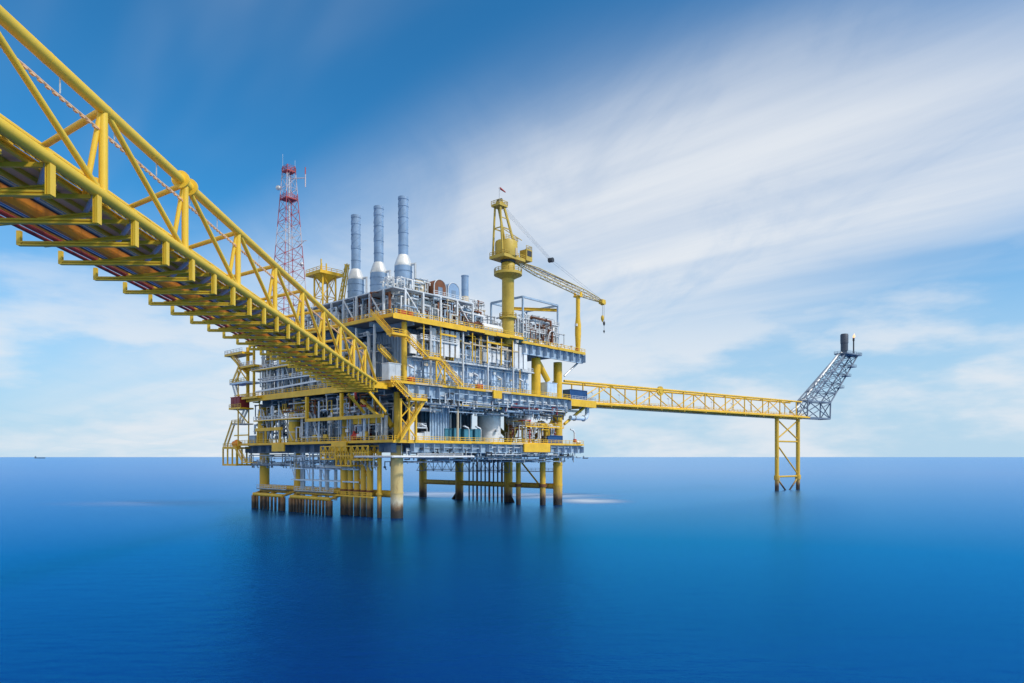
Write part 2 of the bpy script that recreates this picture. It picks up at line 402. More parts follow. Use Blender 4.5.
# hanging yellow lattice cages under the corner
for v0, v1, zb in ((4,11,15.2),(11.6,18.5,13.6),(19,26,15.4)):
    mb = MB()
    for u in (-6.2,-2.5):
        for z in (zb, (zb+19)/2, 18.9): mb.beam((u,v0,z), (u,v1,z), .3, .3)
        for k in range(4): mb.beam((u,v0+(v1-v0)*k/3,zb), (u,v0+(v1-v0)*k/3,19), .28, .28)
        for k in range(3):
            a, b = v0+(v1-v0)*k/3, v0+(v1-v0)*(k+1)/3
            mb.beam((u,a,zb), (u,b,18.9), .18, .18); mb.beam((u-.05,b,zb), (u-.05,a,18.9), .18, .18)
    for v in (v0, v1): mb.beam((-6.2,v,zb), (-2.5,v,zb), .25, .25)
    mb.box((-6.1,v0,zb+.16), (-2.5,v1,zb+.24))
    P.part('hanging_cage', mb, 'yellow')
mb = MB()
for z in (13.4, 19): mb.beam((-6.5,74.5,z), (-6.5,84,z), .45, .6).beam((-1.5,74.5,z), (-1.5,84,z), .45, .6)
for v in (74.5, 77.5, 80.8, 84):
    for u in (-6.5,-1.5): mb.beam((u,v,13.2), (u,v,19.2), .4, .4)
for v in (74.5, 84):
    for z in (13.4, 19): mb.beam((-6.5,v,z), (-1.5,v,z), .4, .5)
mb.box((-6.5,75.004,18.7), (-1.5,84,18.95))
EX = P.part('side_platform', mb, 'yellow')
P.part('handrail', MB().rail([(-6.5,75,19.3), (-6.5,84,19.3), (-1.5,84,19.3)]), 'yellow', EX)
# platforms stepped up the far left end, with stairs between
for (u0,v0,u1,v1,z,h,mat) in ((-7.5,70,-3,78,32.0,.5,'yellow'), (-7.5,66,-3,77.5,40.2,.6,'panel'), (-7.5,69,-3,81,49.9,.7,'yellow'), (-7,62,-3,73,45.2,.6,'yellow'), (-6.5,72,-2,78,27.0,.4,'steel'), (-7.2,60,-5.8,70,35.0,.5,'yellow')):
    sp = P.part('side_platform', MB().box((u0,v0,z-h), (u1,v1,z)), mat)
    P.part('handrail', MB().rail([(u0+.1,v0,z), (u0+.1,v1-.1,z), (u1,v1-.1,z)], r=.07), 'steel' if z > 45 else 'yellow_old', sp)
P.part('column', MB().beam((-5,70,35.4), (-5,70,51.5), .8, .8), 'yellow')
P.part('column', MB().beam((-5,66,35.4), (-5,66,51.5), .6, .6), 'yellow')
P.part('deck_brace', MB().beam((-6,69,43), (-6,79.5,49.3), .45, .5), 'yellow')
P.part('deck_brace', MB().beam((-6,68,27), (-6,75.5,31.6), .3, .3), 'yellow_old')
P.part('frame_beam', MB().beam((-5,62,44.2), (-5,72,44.2), .6, .8), 'yellow')
def stairs(p, q, side, mat='yellow', w=1.15):
    st = P.part('staircase', MB().stair(p, q, w, side), mat)
    P.part('handrail', MB().stair_rail(p, q, w, side), mat, st)
def landing(a, b, mat='yellow', rail=None):
    l = P.part('stair_landing', MB().box(a, b), mat)
    if rail: P.part('handrail', MB().rail(rail), mat, l)
stairs((-6.6,76.5,27), (-6.6,82,19.4), (1,0,0), 'yellow_old')
for v in (72.5,):
    for u in (-7, -3.4): P.part('frame_post', MB().beam((u,v,19.5), (u,v,44 if v < 75 else 32), .32, .32), 'yellow')
for z in (23, 36): P.part('frame_beam', MB().beam((-7,66,z), (-7,75,z), .3, .4), 'yellow')
P.part('frame_brace', MB().beam((-7,66,40), (-7,72.5,45), .3, .3), 'yellow')
stairs((-6.6,71.5,45.1), (-6.6,76,40.3), (1,0,0), 'yellow')
stairs((-6.6,77,49.6), (-6.6,72,45.3), (1,0,0), 'yellow')
stairs((-6.6,76.5,40.0), (-6.6,72,32), (1,0,0), 'steel')
stairs((-4.6,71,32), (-4.6,76,27), (1,0,0), 'steel')
stairs((-6.8,74,18.8), (-6.8,69,14.4), (1,0,0), 'yellow')
landing((-7.5,62,14.1), (-6,69,14.3), 'yellow', [(-7.4,62,14.3), (-7.4,69,14.3)])
for (a, b, mat) in (((-5.4,18,43.3),(-2.6,67,43.65),'yellow'), ((-5.2,36,27.3),(-2.8,66,27.6),'yellow'), ((-5.2,30,39.4),(-3.6,62,39.6),'steel'), ((5,-3.8,47.2),(18.6,-2.2,47.4),'steel')):
    w = P.part('walkway', MB().box(a, b), mat)
    if b[1] > 10: P.part('handrail', MB().rail([(a[0]+.05,a[1],b[2]), (a[0]+.05,b[1],b[2])]), 'white', w)
    else: P.part('handrail', MB().rail([(a[0],a[1]+.05,b[2]), (b[0],a[1]+.05,b[2])]), 'white', w)
w = P.part('walkway', MB().box((47,-4.2,25.3), (66,-3,25.5)), 'yellow')
P.part('handrail', MB().rail([(47,-4.1,25.5), (66,-4.1,25.5)]), 'yellow', w)
for v, z0, z1 in ((25,35.3,43.5),(58,35.3,43.5),(38,20.2,27.5),(46,43.6,51)):
    mb = MB()
    for k in (-.3, .3): mb.beam((-4.9,v+k,z0), (-4.9,v+k,z1), .09, .09)
    for i in range(int((z1-z0)/.45)): mb.beam((-4.9,v-.3,z0+.3+i*.45), (-4.9,v+.3,z0+.3+i*.45), .06, .06)
    P.part('ladder', mb, 'white')
for u, z0, z1 in ((44,35.3,42.5),(27,42.7,50.8)):
    mb = MB()
    for k in (-.3, .3): mb.beam((u+k,-4.3,z0), (u+k,-4.3,z1), .09, .09)
    for i in range(int((z1-z0)/.45)): mb.beam((u-.3,-4.3,z0+.3+i*.45), (u+.3,-4.3,z0+.3+i*.45), .06, .06)
    P.part('ladder', mb, 'yellow')
# the corner stair tower
stairs((-7, 0.9, 52.6), (-7, -7.2, 45.8), (1,0,0), w=1.5)
landing((-7.8,-8,46.3), (-3.0,-5.7,46.7), rail=[(-7.6,-7.8,46.7), (-3.0,-7.8,46.7)])
stairs((-3.0,-7,46.7), (4.0,-7,42), (0,1,0), w=1.7)
landing((4.0,-8,41.5), (8.1,-5.7,42), rail=[(4.0,-7.8,42), (8.1,-7.8,42)])
stairs((8.1,-7,42), (16.5,-7,35.4), (0,1,0), w=1.7)
for u, z in ((7,35.5),(10,35.5)): P.part('frame_post', MB().beam((u,-7.6,z), (u,-7.6,41.5), .3, .3), 'yellow')
P.part('frame_brace', MB().beam((7,-7.6,36), (10,-7.6,41.2), .2, .2), 'yellow'); P.part('frame_brace', MB().beam((10,-7.65,36), (7,-7.65,41.2), .2, .2), 'yellow')
stairs((-6.8,-7,35), (-1.4,-7,30.9), (0,1,0), w=1.7)
landing((-1.7,-8,30.4), (3.6,-5.9,30.9), rail=[(-1.7,-7.8,30.9), (3.6,-7.8,30.9), (3.6,-6,30.9)])
stairs((3.4,-6.6,30.5), (-4.5,-6.6,20.3), (0,1,0), w=1.5)
stairs((8,2.2,47.5), (16,2.2,42.7), (0,1,0), 'yellow_old')
stairs((-5.0,1,44), (2,1,39), (0,1,0), 'yellow_old')
for u in (-3.5, -.8, 1.5): P.part('frame_post', MB().beam((u,-5.9,20.3), (u,-5.9,30.8), .45, .45), 'yellow')
for a, b in (((-3.5,-5.9,21),(1.5,-5.9,26)), ((1.5,-5.95,21),(-3.5,-5.95,26)), ((-3.5,-5.9,26),(1.5,-5.9,30.5)), ((1.5,-5.95,26),(-3.5,-5.95,30.5))):
    P.part('frame_brace', MB().beam(a, b, .25, .25), 'yellow')
P.part('canopy', MB().box((18.6,-4.2,30.3), (35.5,3,30.5)).beam((18.6,-4.3,30.35), (35.5,-4.3,30.35), .25, .5), 'yellow_old', label='pale-edged flat canopy over the generator boxes')
P.part('column', MB().tube((18.5,-3.6,20.2), (18.5,-3.6,31.8), .35, n=10), 'beige')

# framing and catwalks between the legs, low over the water
for z in (9.2, 12.6): P.part('hanging_frame', MB().beam((-3.5,12,z), (-3.5,46,z), .3, .35).beam((-.5,12,z), (-.5,46,z), .25, .3), 'panel')
for v in (28, 36, 44):
    P.part('hanging_frame', MB().beam((-3.5,v,9), (-3.5,v,17.4), .28, .28), 'panel')
    P.part('frame_brace', MB().beam((-3.5,v,9.2), (-3.5,v+4,17.2), .2, .2), 'panel')
mb = MB()
for v0 in range(20, 66, 5):
    for z in (10.6, 16.8): mb.beam((66,v0,z), (66,v0+5,z), .22, .22)
    mb.beam((66,v0,10.6), (66,v0,17.4), .2, .2).beam((66,v0,10.6), (66,v0+5,16.8), .14, .14).beam((66.05,v0+5,10.6), (66.05,v0,16.8), .14, .14)
P.part('hanging_frame', mb, 'slate')
P.part('walkway', MB().box((-5.4,4,5.3), (-4.2,40,5.5)), 'yellow_old'); P.part('handrail', MB().rail([(-5.3,4,5.5), (-5.3,40,5.5)]), 'yellow', None)
P.part('edge_pipe', MB().tube((-6.5,9.4,16.1), (-6.5,-6.5,16.1), .28, n=8).tube((-6.5,-6.5,16.1), (22,-6.5,16.1), .28, n=8), 'white')
# small boxes and cable ladders fixed to the walls
for i in range(30):
    u = rnd.uniform(4, 51); z = rnd.choice((36.2, 37.4, 39.2, 40.6)); w = rnd.uniform(.5, 1.5); h = rnd.uniform(.5, 1.3)
    P.part('junction_box', MB().box((u,-1.65,z), (u+w,-1.2,z+h)), rnd.choice(('grey','white','steel','beige','slate')))
for i in range(26):
    v = rnd.uniform(4, 64); z = rnd.choice((36.2, 38, 40.5, 44.6, 21.3, 22.8)); w = rnd.uniform(.6, 1.8); h = rnd.uniform(.6, 1.6)
    P.part('junction_box', MB().box((-3.9,v,z), (-3.3,v+w,z+h)), rnd.choice(('grey','white','steel','yellow_old','slate')))
for z in (38.6, 41.6): P.part('cable_tray', MB().box((4,-1.95,z), (51,-1.5,z+.16)), 'steel' if z != 38.6 else 'slate')
for u in (7, 13, 22, 31, 39.5, 47): P.part('cable_tray', MB().box((u,-2.0,35.1), (u+.7,-1.8,50.5 if u > 20 else 42.2)), 'slate')
for u in (12, 24, 34, 45.5): P.part('wall_fin', MB().box((u,-1.9,35.1), (u+.18,-.6,42.3)), 'panel')
for u in (5, 11, 23, 29, 35, 40): P.part('frame_post', MB().beam((u,-4.9,43), (u,-4.9,51), .25, .25), 'yellow')
for a, b in ((11,17),(29,35)): P.part('frame_beam', MB().beam((a,-4.6,49.2), (b,-4.6,49.2), .3, .45), 'yellow')
P.part('frame_beam', MB().beam((20,-4.4,47.9), (43,-4.4,47.9), .3, .4), 'beige')
for k in (24.6, 24.0): P.part('deck_brace', MB().tube((60.5+k-24,0,20.3), (66.5,0,31.5), .35, n=8), 'yellow')

# frame standing on the weather deck
g = 'panel'
GF = thing('gantry_frame', 'open blue-grey box frame carrying a yellow hoist beam on the right-hand upper deck', 'frame', (60,8,50.9))
G4 = ((52.5,2),(70.5,2),(70.5,16),(52.5,16))
for u, v in G4: GF.part('post', MB().beam((u,v,50.9), (u,v,67.3), .5, .5), 'blue_grey')
for (a, b) in zip(G4, G4[1:]+G4[:1]): GF.part('top_beam', MB().beam((*a,67.3), (*b,67.3), .55, .6), 'blue_grey')
GF.part('hoist_beam', MB().ibeam((71.2,3,66.0), (57,14,66.0), .6, 1.0), 'yellow')

# ================================================================== THE LONG BRIDGE OVERHEAD
BF = Frame((-27.2, 0), R(92.2))                # x runs along the bridge towards the platform, y to its far side
YB = 'yellow_bridge'
B = thing('link_bridge', 'long yellow tubular truss bridge running overhead from the upper left corner to the platform', 'bridge', (80, 4, 35), fr=BF)
X0, X1, ZB, ZT, W = -14, 176.5, 34.6, 40.8, 8.5
NODE = [-4.5 + 13.6*i for i in range(13)]
def chord(p, q, r, marks=False):
    mb = MB().tube(p, q, r, n=20)
    if marks:
        x = 43.7 - 5.28*10
        while x < 175:
            if x > X0: mb.box((x-.25,p[1]-.12,p[2]+r-.08), (x+.25,p[1]+.3,p[2]+r+.2))
            x += 5.28
    return mb
for y in (0, W):
    B.part('bottom_chord', chord((X0,y,ZB), (X1,y,ZB), .40, True), YB)
    mb = MB().tube((X0,y,ZT), (NODE[-1],y,ZT), .42, n=20)
    xw = X0+3.1
    while xw < NODE[-1]: mb.tube((xw-.03,y,ZT), (xw+.03,y,ZT), .435, n=20); xw += 6.8
    for xx in (NODE[5]-.9, NODE[5]+.9): mb.tube((xx-.12,y,ZT), (xx+.12,y,ZT), .78, n=20)
    B.part('top_chord', mb, YB)
    for i, x in enumerate(NODE):
        B.part('post', MB().tube((x,y,ZB), (x,y,ZT), .3, n=12), YB)
        if i+1 < len(NODE): B.part('diagonal', MB().tube((x+.1,y,ZT), (NODE[i+1]-.2,y,ZB), .22, n=12), YB)
    B.part('diagonal', MB().tube((NODE[-1],y,ZT), (X1-1,y,ZB), .32, n=12), YB)
for i, x in enumerate(NODE):
    B.part('top_brace', MB().tube((x,0,ZT-.05), (x+6.6,W,ZT-.05), .25, n=10), YB)
    B.part('sway_post', MB().tube((x-.6,.95,ZB-.2), (x-.1,.1,ZT-.1), .2, n=10), YB)
x = 43.7 - 5.28*9
while x < X1:
    if x > X0:
        mb = MB().beam((x,-.1,ZB-.3), (x,-.1,32.3), .16, .55, Vector((1,0,0))).box((x-.28,-.24,32.3), (x+.28,-.17,ZB-.35)).box((x-.3,.03,32.3), (x+.3,.09,ZB-.35))
        mb.ibeam((x,-.1,32.42), (x,8.7,32.42), .34, .34).beam((x,8.65,32.3), (x,8.65,33.4), .3, .3)
        mb.beam((x,.3,34.2), (x,8.3,34.2), .22, .3)
        B.part('cross_frame', mb, YB)
        B.part('cross_beam', MB().ibeam((x+2.64,1.2,33.9), (x+2.64,8.4,33.1), .24, .3), YB)
        B.part('floor_brace', MB().tube((x,.2,ZB-.45), (x+5.2,4,34.05), .19, n=8), 'steel')
    x += 5.28
B.part('floor_plate', MB().box((X0,1.5,34.62), (X1,4,34.72)), 'brown')
for y in (1.35, 4.15): B.part('stringer', MB().ibeam((X0,y,34.55), (X1,y,34.55), .28, .45), YB)
B.part('stringer', MB().beam((X0,2.75,34.45), (X1,2.75,34.45), .14, .28), 'yellow_old')
for y in (1.1, 4.3): B.part('handrail', MB().rail([(X0,y,34.75), (X1,y,34.75)], r=.035), YB, None)
mb = MB(); xx = X0; pl = []
while xx < X1:
    pl += [(xx,34.75),(xx,34.92),(xx+.55,34.92),(xx+.55,34.75)]; xx += 1.0
m2 = len(pl); mb.add([(a,.60,z) for a, z in pl]+[(a,1.0,z) for a, z in pl], [(i,i+1,m2+i+1,m2+i) for i in range(m2-1)])
B.part('cable_ladder', mb, 'cable')
B.part('cable_tray', MB().box((X0,5.6,33.5), (X1,5.66,34.6)).box((X0,5.664,33.5), (X1,6.0,33.56)), 'orange')
B.part('tray_edge', MB().box((X0,5.52,34.604), (X1,5.72,34.86)), 'white')
for k, (y, mt) in enumerate(((2.9,'cable'),(3.05,'cable_blue'),(3.2,'grey'),(3.35,'cable_blue'),(3.5,'cable'),(3.65,'grey'))):
    B.part('cable', MB().tube((X0,4.75,34.18+k*.11), (X1,4.75,34.18+k*.11), .058, n=6), mt)
for y, mt in ((6.1,'white'),(6.28,'cable_blue'),(6.46,'white'),(6.7,'cable')): B.part('cable', MB().tube((X0,y,33.6), (X1,y,33.6), .085, n=6), mt)
B.part('pipe', MB().tube((X0,7.3,33.45), (X1,7.3,33.45), .18, n=10), 'red', label='red fire water pipe under the bridge')
B.part('pipe', MB().tube((X0,7.9,33.35), (X1,7.9,33.35), .15, n=10), 'maroon', label='dark red pipe at the bridge edge')
mb = MB(); n = 230
pts = [(X0+(NODE[-1]-X0)*i/n, .15, 39.25-.05*math.sin(math.pi*(((X0+(NODE[-1]-X0)*i/n)-NODE[0]) % 6.61)/6.61)) for i in range(n+1)]
mb.pipe(pts, .08, 6)
for i in range(0, n, 1): mb.box((pts[i][0]-.18,.06,pts[i][2]-.16), (pts[i][0]+.18,.24,pts[i][2]-.05))
FL = B.part('festoon_cable', mb, 'brown')
for i in range(26):
    x = NODE[0]+6.61*i-3.3
    if X0 < x < NODE[-1]: B.part('hanger', MB().beam((x,.15,39.4), (x,.15,ZT-.4), .07, .07), 'steel', FL)

# ================================================================== THE FLARE BRIDGE AND TOWER
FF = Frame((28.5, 256), math.atan2(79, 102.6))
FB = thing('flare_bridge', 'straight yellow truss bridge running out over the sea to the flare tower', 'bridge', (60, 3, 35.4), fr=FF)
FN = [-3.5 + 14.2*i for i in range(11)]
for y in (0, 6):
    FB.part('bottom_chord', MB().tube((-6,y,35.6), (149,y,35.6), .55, n=12), 'yellow')
    FB.part('top_chord', MB().tube((-12.7,y,43.0), (143,y,43.0), .4, n=12), 'yellow')
    for i, x in enumerate(FN):
        FB.part('post', MB().tube((x,y,35.6), (x,y,43), .27, n=8), 'yellow')
        if i+1 < len(FN):
            a, b = ((43,35.6) if i % 2 else (35.6,43))
            FB.part('diagonal', MB().tube((x,y,a), (FN[i+1],y,b), .22, n=8), 'yellow')
for i, x in enumerate(FN):
    FB.part('top_brace', MB().tube((x,0,43), (x+(7 if i < 10 else 0),6,43), .2, n=6), 'yellow')
    FB.part('cross_beam', MB().beam((x,-.6,35.0), (x,6.6,35.0), .4, .5), 'yellow')
    FB.part('lamp_post', MB().beam((x+5,.3,36), (x+5,.3,39.6), .12, .12).box((x+4.6,-.1,39.5), (x+5.4,.7,39.7)), 'white')
FB.part('floor_plate', MB().box((-6,.6,35.9), (146,5.4,36.05)), 'yellow_old')
FB.part('edge_beam', MB().box((-6,-.75,35.25), (150,-.56,35.8)), 'yellow')
for y in (.2, 5.8): FB.part('handrail', MB().rail([(-6,y,36.05), (146,y,36.05)], sp=2.2, r=.06), 'yellow')
FB.part('pipe', MB().tube((-6,4.4,36.6), (146,4.4,36.6), .35, n=8), 'grey')
FB.part('pipe', MB().tube((-6,3.2,34.6), (146,3.2,34.6), .3, n=8), 'beige')
FB.part('pipe_loop', MB().lathe((39,.2,42.4), [(1.9,-.3),(1.9,.3)], 16, (0,1,0)).lathe((39,.2,42.4), [(1.0,-.5),(1.0,.5)], 16, (0,1,0)), 'yellow_old', label='yellow ring on the top of the flare bridge')

TS = thing('bridge_support', 'two-legged yellow braced trestle standing in the sea beneath the end of the flare bridge', 'trestle', (134, 2, 0), fr=FF)
for x in (125, 143.5):
    TS.part('leg', MB().tube((x,2,-6), (x,2,34.7), .95, n=14).tube((x,2,5.0), (x,2,7.2), 1.35, n=14), 'leg')
for p, q, r in (((125,2,34),(143.5,2,24.5),.35),((143.5,2,34),(125,2,24.5),.35),((125,2,23.5),(143.5,2,23.5),.4),((125,2,22),(143.5,2,7.5),.35),
                ((125,2,6.6),(143.5,2,6.6),.45),((125,2,6),(134.2,2,-1.5),.4),((143.5,2,6),(134.2,2,-1.5),.4)):
    TS.part('brace', MB().tube(p, q, r, n=8), 'leg')
TS.part('cap_beam', MB().beam((122,2,34.85), (146.5,2,34.85), 1.2, .35), 'yellow')

FT = thing('flare_tower', 'leaning blue-grey lattice flare tower with a dark drum and a burning tip at its top', 'tower', (158, 3, 35.4), fr=FF)
def lerp(a, b, t): return tuple(a[i]+(b[i]-a[i])*t for i in range(3))
CB = [(149,0,44),(171,0,44),(171,5.4,44),(149,5.4,44)]; CT = [(187,.5,70.5),(200,.5,70.5),(200,4.5,70.5),(187,4.5,70.5)]
BB = [(148.6,0,35.6),(170.5,0,35.6),(170.5,5.4,35.6),(148.6,5.4,35.6)]
for a, b, c in zip(BB, CB, CT):
    FT.part('leg', MB().tube(b, c, .38, n=8), 'flare_grey'); FT.part('base_post', MB().tube(a, b, .38, n=8), 'flare_grey')
for k in range(4):
    a, b = k, (k+1) % 4
    FT.part('base_beam', MB().beam(BB[a], BB[b], .6, .8), 'flare_grey'); FT.part('base_beam', MB().beam(CB[a], CB[b], .45, .6), 'flare_grey')
    FT.part('brace', MB().tube(BB[a], CB[b], .25, n=6), 'flare_grey'); FT.part('brace', MB().tube(BB[b], CB[a], .25, n=6), 'flare_grey')
    for i in range(5):
        t0, t1 = i/5, (i+1)/5
        FT.part('girt', MB().tube(lerp(CB[a],CT[a],t1), lerp(CB[b],CT[b],t1), .2, n=6), 'flare_grey')
        FT.part('brace', MB().tube(lerp(CB[a],CT[a],t0), lerp(CB[b],CT[b],t1), .2, n=6), 'flare_grey')
        FT.part('brace', MB().tube(lerp(CB[b],CT[b],t0), lerp(CB[a],CT[a],t1), .2, n=6), 'flare_grey')
for i, t in enumerate((.3,.55,.75)):
    c = lerp(CB[1],CT[1],t)
    FT.part('rest_platform', MB().box((c[0]-2.5,-1.5,c[2]), (c[0]+2.5,2,c[2]+.2)).rail([(c[0]-2.4,-1.4,c[2]+.2),(c[0]+2.4,-1.4,c[2]+.2)]), 'flare_grey')
FT.part('header_pipe', MB().pipe([(140,4,38),(147,4,41),(185,4,69.5),(188,3,71.5)], .75, 10), 'steel', label='fat pale flare header pipe along the upper side')
FT.part('header_pipe', MB().pipe([(142,1.5,38),(151,1.5,41),(189,1.5,69.5)], .4, 8), 'flare_grey')
PT = FT.part('top_platform', MB().box((186,-1,70.6), (202,6,71.1)), 'flare_grey')
FT.part('handrail', MB().rail([(186,6,71.1),(186,-1,71.1),(202,-1,71.1),(202,6,71.1)], r=.07), 'flare_grey', PT)
FT.part('drum', MB().lathe((190,2.5,71.1), [(1.3,0),(1.3,1.2),(1.85,1.7),(1.85,5.5),(2.0,5.6),(2.0,10),(1.7,10.6),(0.01,10.6)], 20), 'drum_dark')
FT.part('flare_tip', MB().tube((200,2.5,71.1), (200,2.5,79.9), .36, n=10).tube((200,2.5,79), (200,2.5,80.6), .52, n=10), 'dark')
solo('flare_flame', 'small pale orange flame burning above the thin flare tip', 'flame', (200,2.5,80.6), MB().lathe((200,2.5,80.65), [(.25,0),(.55,.5),(.6,.9),(.35,1.6),(.01,2.5)], 12, Vector((.25,-.1,1))), 'flame', fr=FF)

# ================================================================== THE TALL THINGS ON THE PLATFORM
def lattice(t, c, w0, w1, z0, z1, n, rl, rb, mat, leg='leg', brace='brace'):
    S = ((-1,-1),(1,-1),(1,1),(-1,1))
    def pt(k, z):
        w = (w0+(w1-w0)*(z-z0)/(z1-z0))/2; return (c[0]+S[k][0]*w, c[1]+S[k][1]*w, z)
    for k in range(4): t.part(leg, MB().tube(pt(k,z0), pt(k,z1), rl, n=6), mat)
    for k in range(4):
        j = (k+1) % 4
        for i in range(n):
            za, zb = z0+(z1-z0)*i/n, z0+(z1-z0)*(i+1)/n
            mb = MB().tube(pt(k,za), pt(j,zb), rb, n=5).tube(pt(j,za), pt(k,zb), rb, n=5).tube(pt(k,zb), pt(j,zb), rb, n=5)
            t.part(brace, mb, mat)
TM = thing('radio_mast', 'tall red and white lattice radio mast rising behind the long bridge', 'mast', (5,62,52))
lattice(TM, (5,62), 10, 2.8, 52, 111, 16, .12, .06, 'mast', 'leg', 'cross_bracing')
TM.part('cable_ladder', MB().beam((5,62,52), (5,62,110), .45, .25), 'steel')
TM.part('work_platform', MB().box((3,60,100), (7,64,100.2)).rail([(3,60,100.2),(7,60,100.2),(7,64,100.2),(3,64,100.2),(3,60,100.2)]), 'mast')
TM.part('work_platform', MB().box((3.4,60.4,109), (6.6,63.6,109.2)).rail([(3.4,60.4,109.2),(6.6,60.4,109.2),(6.6,63.6,109.2),(3.4,63.6,109.2),(3.4,60.4,109.2)]), 'mast')
TM.part('side_bracket', MB().beam((6,58.8,84), (7.2,56.2,86), .15, .15).beam((6,58.8,86), (7.6,55.6,86), .15, .15), 'mast')
for z, u, v, r in ((104,2.6,64.5,.8),(79,7.5,58.5,.6)):
    TM.part('dish', MB().lathe((u,v,z), [(.01,.35),(r*.7,.2),(r,0),(r,-.3),(.01,-.4)], 14, (-.6,-.7,0)), 'steel')
for u, v, z0, z1 in ((3.6,63.4,109,115),(6.4,60.6,109,113)): TM.part('whip_antenna', MB().tube((u,v,z0), (u,v,z1), .045, n=5), 'steel')
TM.part('antenna_arm', MB().beam((5,62,107), (8.3,57.5,107), .2, .2).beam((8.3,57.5,104), (8.3,57.5,110.5), .25, .25), 'mast')

STK = ['leftmost and shortest-looking of the three tall blue-grey exhaust stacks', 'middle one of the three tall blue-grey exhaust stacks', 'rightmost and tallest-looking of the three tall blue-grey exhaust stacks']
for k, v in enumerate((34.4, 23, 11.6)):
    t = thing('exhaust_stack', STK[k], 'chimney', (11.6,v,60.6), 'tall exhaust stacks')
    prof = [(2.45,63),(2.45,70.2)]
    rb = [(2.3,61.6),(2.5,61.7),(2.5,62.3)]
    for z in (64.4,66.6,68.8): rb += [(2.5,z),(2.62,z+.02),(2.62,z+.24),(2.5,z+.26)]
    t.part('silencer', MB().lathe((11.6,v,0), rb+[(2.5,70.3)], 28), 'cladding')
    t.part('cone', MB().lathe((11.6,v,0), [(2.5,70.3),(2.56,70.5),(2.3,71.4),(1.75,72.9),(1.42,73.6)], 28), 'insul')
    pr = [(1.4,73.6)]
    for z in (76.2,79.8,84.2,87.4): pr += [(1.4,z),(1.5,z+.02),(1.5,z+.2),(1.4,z+.22)]
    pr += [(1.4,89.4),(1.5,89.4),(1.5,90.2),(1.25,90.2),(1.25,85)]
    t.part('pipe', MB().lathe((11.6,v,0), pr, 26), 'cladding')
    # spiral strake round the upper pipe
    mb = MB()
    for s in range(3):
        L = [(11.6+1.44*math.cos(a*.35+s*2.094), v+1.44*math.sin(a*.35+s*2.094), 80+a*.42) for a in range(23)]
        mb.pipe(L, .07, 4)
    t.part('strake', mb, 'cladding')
    t.part('base_frame', MB().box((9.3,v-2.3,60.62), (13.9,v+2.3,61)).beam((9.4,v-2.2,61), (10.2,v-1.6,62.6), .4, .4).beam((13.8,v-2.2,61), (13,v-1.6,62.6), .4, .4).beam((9.4,v+2.2,61), (10.2,v+1.6,62.6), .4, .4).beam((13.8,v+2.2,61), (13,v+1.6,62.6), .4, .4).lathe((11.6,v,0), [(1.8,61),(2.3,61.6)], 16), 'steel')
    pf = t.part('service_platform', MB().lathe((11.6,v,0), [(2.6,61.9),(3.4,61.9),(3.4,62.05),(2.6,62.05)], 16), 'steel')
    t.part('handrail', MB().rail([(11.6+3.3*math.cos(a*math.pi/6), v+3.3*math.sin(a*math.pi/6), 62.05) for a in range(13)], sp=2, r=.045), 'steel', pf)
    t.part('side_pipe', MB().pipe([(13,v-3.6,60.7),(13,v-3.6,70.8),(12.6,v-2.2,70.8)], .35, 8), 'steel')
t = thing('exhaust_stack', 'short stubby blue-grey stack with beige foot beside the crane pedestal', 'chimney', (26.4,1.6,60.6))
t.part('pipe', MB().lathe((26.4,1.6,0), [(1.05,62.8),(1.05,64.6),(1.1,64.62),(1.1,64.75),(1.05,64.77),(1.05,68.6),(1.13,68.6),(1.13,68.9),(.9,68.9),(.9,64)], 20), 'cladding')
t.part('foot', MB().lathe((26.4,1.6,0), [(1.3,60.62),(1.3,61.2),(1.05,62.8)], 20), 'beige')

# pedestal crane
CU, CV = 41.1, -2
C = thing('pedestal_crane', 'big yellow pedestal crane with its lattice boom lowered to the right', 'crane', (CU,CV,50))
def c3(a, b, z): return (CU+a, CV+b, z)
C.part('pedestal', MB().lathe((CU,CV,0), [(1.85,50),(1.85,58.5),(2.0,58.6),(2.0,59.0),(1.85,59.1),(1.85,70.5),(2.1,71),(2.1,74.6),(1.8,75)], 26), 'yellow_crane')
pf = C.part('ring_platform', MB().lathe((CU,CV,0), [(1.9,70.0),(4.1,71.2),(4.3,71.2),(4.3,71.9),(1.9,71.9)], 22), 'yellow_crane')
C.part('handrail', MB().rail([c3(4.2*math.cos(a*math.pi/8), 4.2*math.sin(a*math.pi/8), 71.9) for a in range(17)], sp=2), 'yellow_crane', pf)
C.part('lower_platform', MB().lathe((CU,CV,0), [(1.87,58.0),(2.7,58.0),(2.7,58.4),(1.87,58.4)], 18).rail([c3(2.6*math.cos(a*math.pi/5), 2.6*math.sin(a*math.pi/5), 58.4) for a in range(11)], sp=2), 'yellow_crane')
C.part('slew_bearing', MB().lathe((CU,CV,0), [(2.2,75.0),(2.3,75.6)], 24), 'dark')
C.part('machine_deck', MB().box(c3(-5,-3.1,75.62), c3(4.5,3.1,76.4)), 'yellow_crane')
C.part('machine_house', MB().lathe((CU-.8,CV,0), [(3.4,76.42),(3.5,76.8),(3.5,80.6),(3.3,81.2),(.01,81.25)], 12), 'yellow_crane')
C.part('house_door', MB().box(c3(-.6,-3.62,76.6), c3(.4,-3.3,78.8)), 'beige')
C.part('handrail', MB().rail([c3(-4.9,3,76.4), c3(-4.9,-3,76.4), c3(4.4,-3,76.4)]), 'yellow_crane')
C.part('handrail', MB().rail([c3(-3.5,-2.4,81.25), c3(1.8,-2.4,81.25), c3(1.8,2.4,81.25)], sp=1.5), 'yellow_crane')
